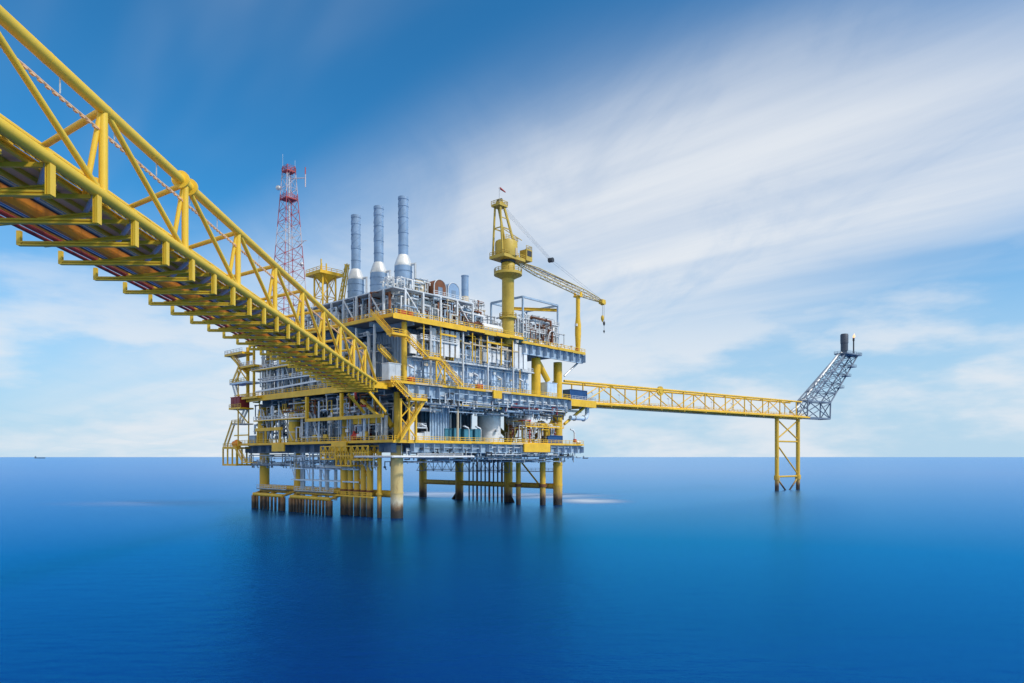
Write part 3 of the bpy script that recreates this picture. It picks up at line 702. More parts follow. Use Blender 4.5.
for b in (-2, 2):
    C.part('mast_leg', MB().beam(c3(-4.6,b,76.4), c3(-4.6,b*.55,90.9), .45, .45), 'yellow_crane')
    C.part('mast_leg', MB().beam(c3(2.4,b,76.4), c3(-2.9,b*.55,90.9), .5, .6), 'yellow_crane')
C.part('mast_brace', MB().beam(c3(-4.6,-1.5,84.6), c3(-.6,-1.5,84.6), .25, .3).beam(c3(-4.6,1.5,84.6), c3(-.6,1.5,84.6), .25, .3).beam(c3(-4.6,-1.5,84.6), c3(-4.6,1.5,84.6), .25, .3).beam(c3(-4.6,-1.5,84.4), c3(4.2,-1.9,82.4), .18, .18).beam(c3(-4.6,-1.3,87.6), c3(-1.8,-1.3,87.6), .2, .25), 'yellow_crane')
C.part('ladder', MB().beam(c3(-3.2,-.4,81.2), c3(-3.6,-.4,90.9), .4, .15), 'yellow_crane')
hd = C.part('mast_head', MB().box(c3(-5.6,-1.7,90.9), c3(-2.0,1.7,91.4)).box(c3(-4.5,-.9,91.4), c3(-2.9,.9,92.5)), 'yellow_crane')
C.part('handrail', MB().rail([c3(-5.6,1.7,91.4), c3(-5.6,-1.7,91.4), c3(-2.0,-1.7,91.4), c3(-2.0,1.7,91.4)], sp=1.3), 'yellow_crane', hd)
C.part('winch', MB().lathe(c3(-3.7,-.8,92.9), [(.6,0),(.6,1.6)], 12, (0,1,0)), 'dark')
C.part('flag_pole', MB().tube(c3(-5.5,-1.6,91.4), c3(-5.5,-1.6,96.0), .15, n=6), 'steel')
solo('wind_sock', 'small red and white wind sock streaming from the pole on the crane head', 'wind sock', c3(-5.5,-1.6,95.9), MB().lathe(c3(-5.4,-1.6,95.8), [(.34,0),(.3,.9),(.24,2.0),(.17,3.2)], 10, (.96,.2,-.05)), 'red')
cb = C.part('cab', MB().box(c3(4.6,-3.4,76.2), c3(7.4,-.7,79.6)), 'yellow_crane')
C.part('cab_window', MB().box(c3(5.0,-3.46,77.6), c3(7.1,-3.402,79.3)).box(c3(7.402,-3.2,77.4), c3(7.46,-.9,79.3)), 'dark', cb)
C.part('handrail', MB().rail([c3(4.7,-3.3,79.6), c3(7.3,-3.3,79.6), c3(7.3,-.8,79.6)], sp=1.2), 'yellow_crane', cb)
# boom
TIPU = 91.6
BA, BM, BE = Vector((CU+3.6,CV,76.0)), Vector((76.6,CV,72.7)), Vector((TIPU,CV,71.4))
def sect(t):
    L1 = (BM-BA).length; L2 = (BE-BM).length; s = t*(L1+L2)
    c = BA.lerp(BM, s/L1) if s < L1 else BM.lerp(BE, (s-L1)/L2)
    h = .5 + 1.3*min(1, t*5) if t < .75 else 1.8 - 1.2*(t-.75)/.25
    return [c+Vector((0,sy*h*.55,sz*h*.55)) for sy, sz in ((-1,-1),(1,-1),(1,1),(-1,1))]
n = 14; S_ = [sect(i/n) for i in range(n+1)]
for k in range(4): C.part('boom_chord', MB().pipe([s[k] for s in S_], .14, 6), 'yellow_crane')
for i in range(n):
    mb = MB()
    for k in range(4):
        j = (k+1) % 4; a, b = (k, j) if i % 2 else (j, k)
        mb.tube(S_[i][a], S_[i+1][b], .075, n=5); mb.tube(S_[i+1][a], S_[i+1][b], .075, n=5)
    C.part('boom_lacing', mb, 'beige')
C.part('boom_walkway', MB().beam(S_[1][3]+Vector((0,.5,.2)), S_[9][3]+Vector((0,.5,.2)), .8, .1), 'steel')
C.part('boom_head', MB().box((TIPU-1.6,CV-.8,70.6), (TIPU+.5,CV+.8,72.1)).lathe((TIPU-.1,CV-.7,71.2), [(.9,0),(.9,1.4)], 14, (0,1,0)), 'yellow_old')
HB = Vector((61.9,CV,0)); HB.z = 80.2
for k in range(4): C.part('pendant_rope', MB().tube(c3(-2.2,-.8+.5*k,91.2), HB+Vector((0,-.6+.4*k,0)), .05, n=6), 'white')
for b in (-.5, .5): C.part('pendant_rope', MB().tube(HB+Vector((0,b,0)), (TIPU-3,CV+b,72.4), .045, n=5), 'steel')
C.part('floating_block', MB().lathe(HB-Vector((0,.8,0)), [(.75,0),(.75,1.6)], 12, (0,1,0)).box(HB-Vector((1,.5,.5)), HB+Vector((1,.5,.5))), 'dark')
C.part('hoist_rope', MB().tube((TIPU-.4,CV,71), (TIPU-.4,CV,66.6), .06, n=5), 'dark')
C.part('hoist_rope', MB().tube((TIPU+.6,CV,71), (TIPU+.6,CV,61.2), .06, n=5), 'dark')
C.part('hook_block', MB().lathe((TIPU-.4,CV,66.6), [(.25,0),(.55,-.5),(.55,-1.5),(.2,-2.2),(.01,-2.6)], 10), 'yellow_old')
C.part('hook_block', MB().lathe((TIPU+.6,CV,64.6), [(.2,0),(.4,-.4),(.4,-1.0),(.01,-1.8)], 8), 'dark')
C.part('hook_block', MB().lathe((TIPU+.6,CV,61.4), [(.2,0),(.35,-.3),(.01,-1.2)], 8), 'dark')
BU = 76.6
t = thing('boom_rest', 'slim yellow post on the right-hand deck corner holding up the crane boom', 'post', (BU,-2,50.9))
t.part('post', MB().lathe((BU,-2,0), [(.75,50.92),(.75,52),(1.05,58),(1.05,61),(.72,64),(.72,70.6)], 18), 'yellow')
t.part('cradle', MB().box((BU-.9,-3.4,70.62), (BU+.9,-.6,71.0)).box((BU-.5,-3.4,71.0), (BU+.5,-3.1,72.2)).box((BU-.5,-.9,71.0), (BU+.5,-.6,72.2)), 'yellow')
t.part('lamp', MB().box((BU-1.6,-2.6,60.5), (BU-1,-1.8,61.3)), 'white')

# small yellow tower platform and laid-down boom behind the long bridge
HV = 42.6; 
t = thing('lookout_tower', 'yellow platform on four thin legs with masts on top, left of the stacks', 'tower', (6,HV,52))
lattice(t, (6,HV), 4.6, 4.6, 52, 71.8, 3, .28, .12, 'yellow')
pf = t.part('platform', MB().box((2,HV-3.6,71.8), (10,HV+4.6,72.6)), 'yellow')
t.part('handrail', MB().rail([(2.1,HV+4.5,72.6),(2.1,HV-3.5,72.6),(9.9,HV-3.5,72.6)]), 'yellow', pf)
t.part('skirt', MB().lathe((6,HV,0), [(1.2,69.8),(3.4,71.8)], 12), 'yellow')
for a, b, h in ((-3,-2.5,76.2),(-1.5,-3,75),(1,3.5,75.6),(-2,-1.2,75.4)): t.part('mast', MB().beam((6+a,HV+b,72.6), (6+a,HV+b,h), .3, .3), 'yellow_old')
YV = 32.0
t = thing('derrick_boom', 'steep yellow lattice boom leaning left of the first exhaust stack', 'boom', (6,YV+3,60))
for k, (a, b) in enumerate(((-.6,-.6),(.6,-.6),(.6,.6),(-.6,.6))):
    t.part('chord', MB().tube((6+a,YV+2.6+b,61), (6+a*.6,YV-1.2+b*.6,73.5), .2, n=6), 'yellow_crane')
for i in range(9):
    p = Vector((6,YV+2.6,61)).lerp(Vector((6,YV-1.2,73.5)), i/9); q = Vector((6,YV+2.6,61)).lerp(Vector((6,YV-1.2,73.5)), (i+1)/9); s = 1 if i % 2 else -1
    t.part('lacing', MB().tube(p+Vector((-.6,.6*s,0)), q+Vector((-.6,-.6*s,0)), .12, n=5).tube(p+Vector((.6,.6*s,0)), q+Vector((-.6,.6*s,0)), .12, n=5), 'yellow_crane')
t.part('winch_base', MB().box((3.5,YV+1,60.4), (8.5,YV+5.5,61.2)).lathe((4.5,YV+3,62), [(1,0),(1,3)], 12, (1,0,0)), 'yellow_old')

# ================================================================== PIPEWORK, each run its own thing
COLW = {'grey':'grey','white':'white','yellow':'yellow','rust':'rusty','blue_grey':'blue-grey','panel':'pale blue','slate':'dark blue-grey','steel':'dull silver','red':'red','beige':'beige','dark':'black','insul':'bright silver','yellow_old':'faded yellow','cladding':'blue-silver','maroon':'dark red'}
def flanged(t, pts, r, mat, nfl=2):
    t.part('pipe', MB().pipe(pts, r, 8 if r < .4 else 12), mat)
    segs = sorted(range(len(pts)-1), key=lambda i: -(Vector(pts[i+1])-Vector(pts[i])).length)[:nfl]
    for i in segs:
        a, b = Vector(pts[i]), Vector(pts[i+1]); c = a.lerp(b, rnd.uniform(.25,.75)); d = (b-a).normalized()
        t.part('flange', MB().tube(c-d*.09, c+d*.09, r*1.55+.04, n=10), mat if rnd.random() < .6 else 'steel')
STUFF = {}
def zone(phrase, group, face, n, a0, a1, d0, d1, z0, z1, mats, rr=(.13,.38), style=None, minlen=2.0):
    """n pipe runs in a bay; face 'r': a runs along the right face (u), depth is v; face 'l': a is v, depth is u"""
    made = []; n, extra = n if isinstance(n, tuple) else (n, 0)
    for i in list(range(n)) + list(range(-extra, 0)):
        if i < 0: keep_n, n_, i_ = n, extra, i+extra
        else: n_, i_ = n, i
        a = a0 + (a1-a0)*(i_+rnd.random())/n_; d = rnd.uniform(d0, d1); st = rnd.choice(style or ('riser','run','loop','riser'))
        r = rnd.uniform(*rr) * (1 if rnd.random() < .8 else 1.5); mat = rnd.choice(mats); h = z1-z0
        mk = lambda a, d, z: (a, d, z) if face == 'r' else (d, a, z)
        s = rnd.choice((-1, 1))
        if style == ('drop',):
            pts = [mk(a,d,z1), mk(a,d,z0)]; word = 'upright'
        elif st == 'riser':
            zb = z0 if rnd.random() < .7 else z0+h*rnd.uniform(.1,.3); zt = z0+h*rnd.uniform(.55,1)
            e = a+s*rnd.uniform(1.5,4); e = min(max(e,a0),a1)
            pts = [mk(a,d,zb), mk(a,d,zt), mk(e,d,zt), mk(e,d+rnd.uniform(1,3),zt)]; word = 'upright'
        elif st == 'run':
            L = rnd.uniform(.12,.35)*(a1-a0); L = max(min(L,16),minlen); e = a+s*L; e = min(max(e,a0),a1)
            if abs(e-a) < 2: e = a - s*L; e = min(max(e,a0),a1)
            zz = z0+h*rnd.uniform(.1,.98)
            pts = [mk(a,d+1.5,zz), mk(a,d,zz), mk(e,d,zz), mk(e,d,max(z0,zz-rnd.uniform(.6,3)))]; word = 'level'
        else:
            w = rnd.uniform(1.2,3.2); zb = z0+h*rnd.uniform(0,.35); zt = zb+h*rnd.uniform(.3,.6); e = min(max(a+s*w,a0),a1)
            if abs(e-a) < .9: e = a-s*w
            pts = [mk(a,d+.5,z0), mk(a,d,zb+.1), mk(a,d,zt), mk(e,d,zt), mk(e,d,zb+h*.1), mk(e,d+2,zb+h*.1)]; word = 'looping'
            pts = [p for k, p in enumerate(pts) if k == 0 or (Vector(p)-Vector(pts[k-1])).length > .25]
        if i < 0:
            STUFF.setdefault(mat, MB()).pipe(pts, min(r,.22)*.8, 6)
            c = Vector(pts[1]); STUFF[mat].box(c-Vector((.25,.25,.25)), c+Vector((.25,.25,.25))); continue
        size = 'thin' if r < .24 else 'thick'
        made.append((a, pts, r, mat, f'{size} {COLW[mat]} {word} pipe {phrase}'))
    tot = {}; seen = {}
    for m_ in made: tot[m_[4]] = tot.get(m_[4], 0)+1
    for a, pts, r, mat, lab in sorted(made, key=lambda m_: m_[0]):
        seen[lab] = seen.get(lab, 0)+1
        full = lab if tot[lab] == 1 else f'{lab}, {ORD[seen[lab]-1]} from the corner'
        t = thing('process_pipe', full, 'pipe', pts[0], group)
        flanged(t, pts, r, mat)
zone("at the lowest deck's right end", 'pipes at the right end of the lowest deck', 'r', (18,50), 46, 67, -4, 5, 20.1, 28, ('yellow','rust','grey','white','yellow_old','red','beige'), (.12,.3))
zone('under the right-hand main deck girder', 'pipes under the main deck', 'r', (16,60), 3, 66, -4.2, 1, 28.0, 31.6, ('blue_grey','slate','grey','dark','steel'), style=('run','run','riser'))
zone('slung beneath the lowest deck', 'pipes beneath the lowest deck', 'r', (14,44), 2, 73, -3.2, 3, 14.2, 17.2, ('slate','dark','blue_grey','steel'), style=('run','run','loop'))
zone('above the pale blast wall', 'pipes between the upper and main deck', 'r', (30,80), 5, 44, -3.6, 1.5, 43, 50.5, ('white','grey','beige','yellow','white','panel'))
zone('inside the open gantry frame', 'pipes inside the gantry frame', 'r', (40,90), 47, 73, 0, 15, 51, 62.5, ('white','white','grey','insul','white','rust','steel'), (.15,.38))
zone('under the support frame', 'pipes under the support frame', 'r', (28,70), 0, 33, -2, 5, 52.1, 60.0, ('grey','rust','white','steel','blue_grey','beige'))
zone('on the roof frame beside the stacks', 'pipes on the roof frame', 'r', (16,40), 14, 36, 1.5, 6, 60.7, 62.8, ('white','grey','steel','insul','rust'), (.1,.28))
zone("on the lowest deck's left face", 'pipes on the lowest deck left face', 'l', (28,90), 2, 68, -4, 1.5, 20.1, 31.2, ('panel','grey','blue_grey','white','slate','panel','steel'))
zone('beneath the long bridge', 'pipes on the left face below the bridge', 'l', (34,100), 8, 68, -4, 5, 35.3, 50, ('panel','white','blue_grey','grey','slate','steel'), (.15,.5))
zone('dropping from the left side', 'caissons dropping from the left side', 'l', 9, 27, 47, -4, 3, 3.5, 17.3, ('panel','blue_grey','panel'), (.28,.5), style=('drop',))
zone('hung below the left side', 'pipes hung below the left side', 'l', (14,50), 4, 70, -5, 2, 12.5, 17.2, ('panel','blue_grey','steel','slate'), (.12,.3), style=('run','loop'))
zone('roof corner', 'pipes', 'r', (0,46), 1, 13, .5, 9, 60.7, 65.2, ('white','grey','steel','insul','blue_grey'))
zone('behind the pale girders', 'pipes', 'r', (0,60), 0, 66, -5.4, -3.6, 29.5, 33.6, ('blue_grey','grey','steel','dark','white','slate','blue_grey','maroon'), style=('run','run','loop'))
zone('on the roof by the stacks', 'pipes', 'l', (0,60), 2, 46, 5, 14, 60.4, 62.6, ('white','grey','steel','insul','blue_grey'))
zone('below the lowest girders', 'pipes', 'r', (0,50), 0, 72, -5.2, -3.4, 16.2, 19.4, ('blue_grey','grey','steel','dark'), style=('run','run','loop'))
zone('behind the left rails', 'pipes', 'l', (0,80), 2, 70, -5, 2, 28, 34, ('panel','grey','steel','slate','rust','yellow_old'))
zone('left of the stacks', 'pipes on the roof left of the stacks', 'l', (26,80), 2, 60, -3, 5, 52.1, 60, ('grey','white','steel','blue_grey','white','rust'))

solo('small_pipework', 'dense tangle of small-bore pipework filling all the platform decks', 'pipework', (0,0,20), STUFF, None, None, kind='stuff')

# risers clustered beside the corner leg
for k, x_ in enumerate((19.8, 16.9, 13.9, 11.0, 8.1)):
    t = thing('riser_pipe', f'stout yellow riser pipe in the sea, {ORD[4-k]} of five from the pale corner leg', 'pipe', (-2.6,x_,0), 'yellow risers beside the corner leg')
    t.part('pipe', MB().tube((-2.6,x_,-6), (-2.6,x_,17.6), (1.15,.75,.85,.8,.9)[k], n=16), 'leg')
    t.part('clamp', MB().tube((-2.6,x_,6.6), (-2.6,x_,7.1), (1.15,.75,.85,.8,.9)[k]+.12, n=16), 'rust')
xv = 4.0
t = thing('riser_pipe', 'single slim yellow riser pipe standing between the riser cluster and the pale corner leg', 'pipe', (-2.6,xv,0))
t.part('pipe', MB().tube((-2.6,xv,-6), (-2.6,xv,18), .62, n=14).tube((-2.6,xv,6), (-2.6,xv,6.6), .9, n=14), 'leg')
for k in range(9):
    u = 68.6; v = 26 + k*2.1
    solo('conductor_pipe', f'thin dark conductor pipe between the back legs, {ORD[k]} of nine from the right', 'pipe', (u,v,0), MB().tube((u,v,-6), (u,v,17.5), .28+.1*(k % 3 == 0), n=8), 'dark' if k % 3 else 'rust', 'conductors between the back legs')
for x_, u_, r_, lab in ((522,60,.85,'slim yellow caisson standing left of the right-hand corner leg'),(546,64,1.0,'stouter yellow caisson just behind the right-hand corner leg')):
    v_ = {522:10.5, 546:3.2}[x_]
    t = thing('caisson', lab, 'pipe', (u_,v_,0), 'yellow caissons by the right leg'); t.part('pipe', MB().tube((u_,v_,-6), (u_,v_,17.3), r_, n=14), 'leg'); t.part('collar', MB().tube((u_,v_,6), (u_,v_,7), r_+.3, n=14), 'rust')
# boat landings: yellow beam with rusty fender posts
for nm, v0, v1, npost, lab in (('boat_landing', 44.8, 62.2, 9, 'yellow boat landing with rusty fender posts at the far left leg'), ('boat_landing', 20.2, 40.3, 13, 'longer yellow boat landing with rusty fender posts between left leg and risers')):
    t = thing(nm, lab, 'boat landing', (-7,(v0+v1)/2,0), 'boat landings')
    t.part('top_beam', MB().tube((-7,v0,4.4), (-7,v1,4.4), .55, n=10), 'yellow_old')
    t.part('top_beam', MB().tube((-4.5,v0,5.4), (-4.5,v1,5.4), .4, n=10), 'leg')
    for i in range(npost):
        v = v0+(v1-v0)*i/(npost-1); big = i in (0, npost-1)
        t.part('fender_post', MB().tube((-7,v,-3), (-7,v,4.0), .75 if big else .38, n=10), 'fender')
    for v in (v0, (v0+v1)/2, v1): t.part('arm', MB().tube((-7,v,4.4), (-1,v,6.2), .4, n=8), 'leg')
    t.part('handrail', MB().rail([(-6,v0,6.2), (-6,v1,6.2)], sp=1.6), 'steel')
    t.part('walkway', MB().box((-6.2,v0,5.9), (-4.2,v1,6.1)), 'deck')

# ================================================================== EQUIPMENT
def cabinet(label, a, b, mat, name='cabinet', cat='cabinet', group=None, doors=2, roof=None, face='r'):
    t = thing(name, label, cat, ((a[0]+b[0])/2, (a[1]+b[1])/2, a[2]), group)
    t.part('body', MB().box(a, b), mat)
    lo = min(a[1], b[1]); u0, u1 = a[0], b[0]
    for k in range(doors):
        if face == 'r':
            c0 = u0+(u1-u0)*(k+.1)/doors; c1 = u0+(u1-u0)*(k+.9)/doors
            t.part('door', MB().box((c0,lo-.06,a[2]+.15), (c1,lo-.004,b[2]-.2)), mat)
        else:
            c0 = a[1]+(b[1]-a[1])*(k+.1)/doors; c1 = a[1]+(b[1]-a[1])*(k+.9)/doors
            t.part('door', MB().box((u0-.06,c0,a[2]+.15), (u0-.004,c1,b[2]-.2)), mat)
    t.part('roof', MB().box((a[0]-.15,a[1]-.15,b[2]+.003), (b[0]+.15,b[1]+.15,b[2]+.16)), roof or mat)
    return t
def container(label, a, b, mat):
    t = thing('cargo_container', label, 'container', ((a[0]+b[0])/2, (a[1]+b[1])/2, a[2]), 'navy cargo containers')
    t.part('body', MB().corr((a[0],a[1]), (b[0],a[1]), a[2], b[2], .5, .09).box((a[0],a[1]+.11,a[2]), (b[0],b[1],b[2])), mat)
    mb = MB()
    for u in (a[0], b[0]):
        mb.beam((u,a[1]-.12,a[2]), (u,a[1]-.12,b[2]+.05), .2, .2)
    for z in (a[2], b[2]): mb.beam((a[0],a[1]-.14,z), (b[0],a[1]-.14,z), .18, .18)
    t.part('frame', mb, mat)
    return t
container('navy blue cargo container on the landing where the flare bridge starts', (70.0,-3.5,35.05), (79.5,-.5,38.6), 'navy')
container('navy blue cargo container behind rails at the right end of the lowest deck', (58.5,-3.4,20.05), (66,-.9,22.9), 'navy')
for k, (x0, x1) in enumerate(((445,451.5),(454,460.5),(464,472.5),(475,481.5))):
    u0, u1 = 16.1, 0
    us = [(16.1,18.6),(19.6,22.1),(23.5,26.9),(27.9,30.6)][k]
    t = cabinet(f'teal generator enclosure under the canopy, {ORD[k]} of four from the corner leg', (us[0],-1,20.05), (us[1],2.5,23.8+.2*(k % 2)), 'teal', 'generator_enclosure', 'generator', 'teal generator enclosures', 2)
    t.part('exhaust_pipe', MB().pipe([(us[0]+.5,1,24.1),(us[0]+.5,1,28.5),(us[0]+.5,3,29.4)], .22, 8), 'steel')
c = (39.0, 4, 20.3)
t = thing('storage_tank', 'large pale upright cylindrical tank behind the canopy on the lowest deck', 'tank', (c[0],4,20))
t.part('shell', MB().lathe((c[0],4,0), [(3.6,20.02),(3.6,23),(3.66,23.02),(3.66,23.2),(3.6,23.22),(3.6,27),(3.66,27.02),(3.66,27.2),(3.6,27.22),(3.6,30.2),(2.4,30.9),(.01,31.1)], 32), 'white')
t.part('nozzle', MB().tube((c[0]-1,.2,24), (c[0]-1,-.5,24), .45, n=10), 'steel'); t.part('nozzle', MB().tube((c[0]+1.2,.4,22), (c[0]+1.2,-.4,22), .3, n=10), 'steel')
c = (51.1, -3.5, 27.9)
t = thing('pressure_vessel', 'white egg-ended pressure vessel hung under the main deck beside the yellow leg', 'vessel', (c[0],0,c[2]-2.2))
t.part('shell', MB().vessel((c[0],-2.4,c[2]), (c[0],6,c[2]), 2.1, 24), 'white')
for v in (-1.2, 4): t.part('saddle', MB().box((c[0]-1.2,v-.2,c[2]+1.6), (c[0]+1.2,v+.2,31.5)), 'steel')
c = (7.1, 2, 27.4)
t = thing('storage_tank', 'slim white upright tank beside the corner stairs on the lowest deck', 'tank', (c[0],2,20))
t.part('shell', MB().lathe((c[0],2,0), [(1.15,20.02),(1.15,29.8),(.8,30.4),(.01,30.6)], 22), 'white')
t.part('ladder', MB().beam((c[0]-.6,.7,20.1), (c[0]-.6,.7,29.5), .4, .08), 'steel')
c = (1.8, -2, 22.6)
t = thing('pump_skid', 'white packaged pump skid with rails beside the corner stairs on the lowest deck', 'pump skid', (c[0]+2.5,-2,20))
t.part('tower_box', MB().box((c[0]-.6,-3,20.05), (c[0]+1.6,-.6,25.2)), 'white'); t.part('motor_box', MB().box((c[0]+1.7,-3.2,20.05), (c[0]+4.6,-.8,22.4)), 'white')
t.part('upper_deck', MB().box((c[0]+1.6,-3.3,23.6), (c[0]+5.6,-.5,23.8)).rail([(c[0]+1.7,-3.2,23.8),(c[0]+5.5,-3.2,23.8)], sp=1.2), 'steel')
t.part('end_box', MB().box((c[0]+5,-3.1,20.05), (c[0]+7,-1,22.8)), 'grey')
# bent grey pipe below the flare landing
t = thing('bent_header_pipe', 'fat grey pipe bending back under the landing where the flare bridge starts', 'pipe', (78,-3,29))
t.part('pipe', MB().pipe([(80.5,-3,34.4),(80.5,-3,30.6),(79.8,-3,29.6),(78.8,-3,29.2),(71,-3,29.2)], .75, 14), 'panel')
t.part('pipe', MB().pipe([(78.6,-1.5,34),(78.6,-1.5,31.6),(70,-1.5,31.6)], .4, 10), 'grey')
for u in (78.2, 73): t.part('flange', MB().tube((u,-3,29.2), (u+.3,-3,29.2), 1.05, n=14), 'steel')
t = thing('davit_crane', 'small white swan-neck davit at the right tip of the lowest deck', 'davit', (72,-4,20))
t.part('mast', MB().pipe([(72,-4,20),(72,-4,24.2),(71.2,-4,25),(69.8,-4,25.2)], .28, 8), 'white'); t.part('winch', MB().box((71.6,-4.4,21), (72.6,-3.7,22)), 'red')
t = thing('life_raft_canister', 'white life raft canister lying on the rail at the right tip of the lowest deck', 'life raft', (74,-4,20)); t.part('shell', MB().vessel((73,-4.2,20.9), (74.6,-4.2,20.9), .5, 12), 'white'); t.part('cradle', MB().box((73.1,-4.5,20.02), (74.5,-3.9,20.4)), 'rust')
# left-hand equipment
c = (-3, 13.4, 21.4)
t = thing('diesel_pump', 'red pump unit on the lowest deck in the dark bay left of the corner stairs', 'pump', (-3,c[1],20))
t.part('base', MB().box((-4,c[1]-2.2,20.05), (-2,c[1]+2.2,20.5)), 'maroon'); t.part('motor', MB().tube((-3,c[1]-2,21.6), (-3,c[1]+.4,21.6), .85, n=16), 'red'); t.part('casing', MB().lathe((-3,c[1]+1.3,20.5), [(.9,0),(1.0,1.2),(.5,1.7),(.3,2.6)], 14), 'red')
c = (0, 15.2, 22.9)
t = thing('air_cooler', 'dark red fan-cooled block behind the red pump in the shaded bay', 'cooler', (0,c[1],20)); t.part('housing', MB().box((-1,c[1]-2.5,20.05), (1.4,c[1]+2.5,24.6)), 'maroon'); t.part('duct', MB().tube((-1.02,c[1],22.5), (-1.5,c[1],22.5), 1.5, n=18), 'dark')
c = (-5.4, 10.0, 31.7)
t = thing('deluge_valve_set', 'dark red valve and pipe hanging under the end of the long bridge', 'valve', (-5.6,c[1],c[2]-4)); t.part('pipe', MB().pipe([(-5.9,c[1],33.4),(-5.9,c[1],30),(-5.9,c[1]-2,29.4),(-5.9,c[1]-4.5,29.4)], .32, 8), 'red'); t.part('valve', MB().tube((-5.9,c[1],31.2), (-5.9,c[1],32.2), .6, n=12), 'maroon'); t.part('hand_wheel', MB().lathe((-6.6,c[1],31.7), [(.55,0),(.62,.06),(.55,.12),(.45,.06)], 12, (1,0,0)), 'yellow_old')
t = cabinet('red fire-hose container on the stepped side platform at the far left', (-7.3,70.8,32.05), (-4,77,35.4), 'maroon', 'hose_container', 'container', None, 3, 'red', 'l')
t = thing('lifeboat', 'small orange covered lifeboat on the yellow side platform at the lower left', 'boat', (-5,78,19.3)); t.part('hull', MB().vessel((-5,75.8,20.4), (-5,79.2,20.4), .95, 14), 'orange'); t.part('canopy', MB().lathe((-5,77.4,20.9), [(.9,0),(.75,.6),(.01,.9)], 12), 'orange'); t.part('cradle', MB().box((-5.7,76,18.96), (-4.3,79,19.7)), 'yellow_old')
cabinet('dark blue cabinet on the lowest deck near the left end, behind yellow rails', (-4,67,20.05), (-2,71,22.8), 'blue_grey', face='l')
cabinet('tall white shelter with flat roof where the long bridge meets the platform', (-6.4,-4.8,35.45), (-2.6,-2.0,39.6), 'steel', 'shelter', 'shelter', None, 2, 'grey')
def redbox(label, u, v, z, s=1.3): 
    t = thing('fire_hose_box', label, 'hose box', (u,v,z), 'red hose boxes'); t.part('body', MB().box((u-s/2,v-.5,z+.5), (u+s/2,v+.5,z+1.7)), 'red'); t.part('door', MB().box((u-s/2+.12,v-.55,z+.6), (u+s/2-.12,v-.503,z+1.6)), 'red'); t.part('stand', MB().box((u-s/2+.2,v-.3,z), (u+s/2-.2,v+.3,z+.5)), 'dark')
redbox('red hose box on the main deck rail near the corner stair tower', 1.0, -4.5, 35.02, 1.9)
redbox('red hose box on the main deck walkway below the blast wall middle', 26.2, -4.4, 35.02, 2.4)
redbox('wide red hose box on the upper deck corner under the stacks', -1.5, -4, 52.02, 2.2)
redbox('red hose box beside another on the upper deck corner, nearer the crane', 1.1, -4, 52.02, 1.6)
redbox('small red hose box at the foot of the boom rest post', 73.6, -3.8, 50.92, 1.0)
redbox('small red hose box on the upper deck left edge above the long bridge', -4, 14.7, 52.02, 1.3)
cabinet('pale blue equipment box on the main deck between the two yellow columns', (57.5,-4,35.05), (62.5,-1,39.8), 'panel', doors=3)
cabinet('dark green-blue deck box behind the crane pedestal', (46.5,-3.5,50.95), (49.5,-1.5,52.8), 'teal')
# things above the upper deck
t = thing('heat_recovery_unit', 'long silver ribbed housing under the support frame behind white posts', 'housing', (11,6,52))
t.part('shell', MB().corr((3.5,2.2), (17,2.2), 53, 59.3, .9, .16).box((3.5,2.32,53), (17,9,59.3)), 'insul')
for u in (4.5, 10, 16): t.part('foot', MB().box((u-.3,2.4,52.02), (u+.3,3,52.99)), 'steel')
t.part('cladding_side', MB().box((17.004,2.4,53.2), (17.3,8.8,59)), 'rust')
t = thing('brown_exchanger', 'rust-brown block of exchangers right of the silver ribbed housing', 'exchanger', (20,3,52))
for z in (53.6, 56.4): t.part('shell', MB().vessel((18.4,1.5,z), (25.5,1.5,z), .95, 14), 'rust')
for u in (19.5, 24): t.part('frame', MB().beam((u,1.5,52), (u,1.5,58), .5, .8), 'rust')
t.part('top_box', MB().box((18,1,58), (21.5,5,60.1)), 'rust')
for k, (x_, mat, lab) in enumerate(((15.6,'rust','rusty round-topped duct on the support frame, left of its grey twin'), (20.8,'cladding','grey round-topped duct on the support frame, right of its rusty twin'))):
    t = thing('arched_duct', lab, 'duct', (x_,2,60.6), 'round-topped ducts')
    mb = MB(); nn = 14; ring = [(x_+2.25*math.cos(math.pi*i/nn), 63.3+2.25*math.sin(math.pi*i/nn)) for i in range(nn+1)]
    ring = [(x_+2.25,60.7)] + ring + [(x_-2.25,60.7)]; m2 = len(ring)
    mb.add([(a,.4,z) for a, z in ring]+[(a,7,z) for a, z in ring], [(i,i+1,m2+i+1,m2+i) for i in range(m2-1)], True); mb.add([(a,.4,z) for a, z in ring], [tuple(range(m2))]); mb.add([(a,7,z) for a, z in ring], [tuple(reversed(range(m2)))])
    t.part('hood', mb, mat)
    t.part('rim', MB().pipe([(a,.38,z) for a, z in ring], .14, 6), 'grey')
    t.part('hatch', MB().box((x_-.8,.3,61), (x_+.8,.396,63.4)), 'slate')
cabinet('small beige cabin with a dark flat roof between the tallest stack and the round ducts', (8.3,2,61.2), (11.9,6,64.6), 'beige', 'cabin', 'cabin', None, 1, 'slate')
t = thing('surge_tank', 'white round-topped tank on the upper deck left of the crane pedestal', 'tank', (33,4,52)); t.part('shell', MB().lathe((33,4,0), [(2.4,54.5),(2.4,58.2),(2.0,59.2),(1.0,59.8),(.01,60)], 20), 'white'); t.part('skirt', MB().lathe((33,4,0), [(2.1,52.02),(2.1,54.5)], 16), 'grey')
t = thing('horizontal_separator', 'white horizontal separator drum on the upper deck below the round-topped tank', 'vessel', (35,0,52)); t.part('shell', MB().vessel((31,-1,54.2), (38.5,-1,54.2), 1.3, 18), 'white')
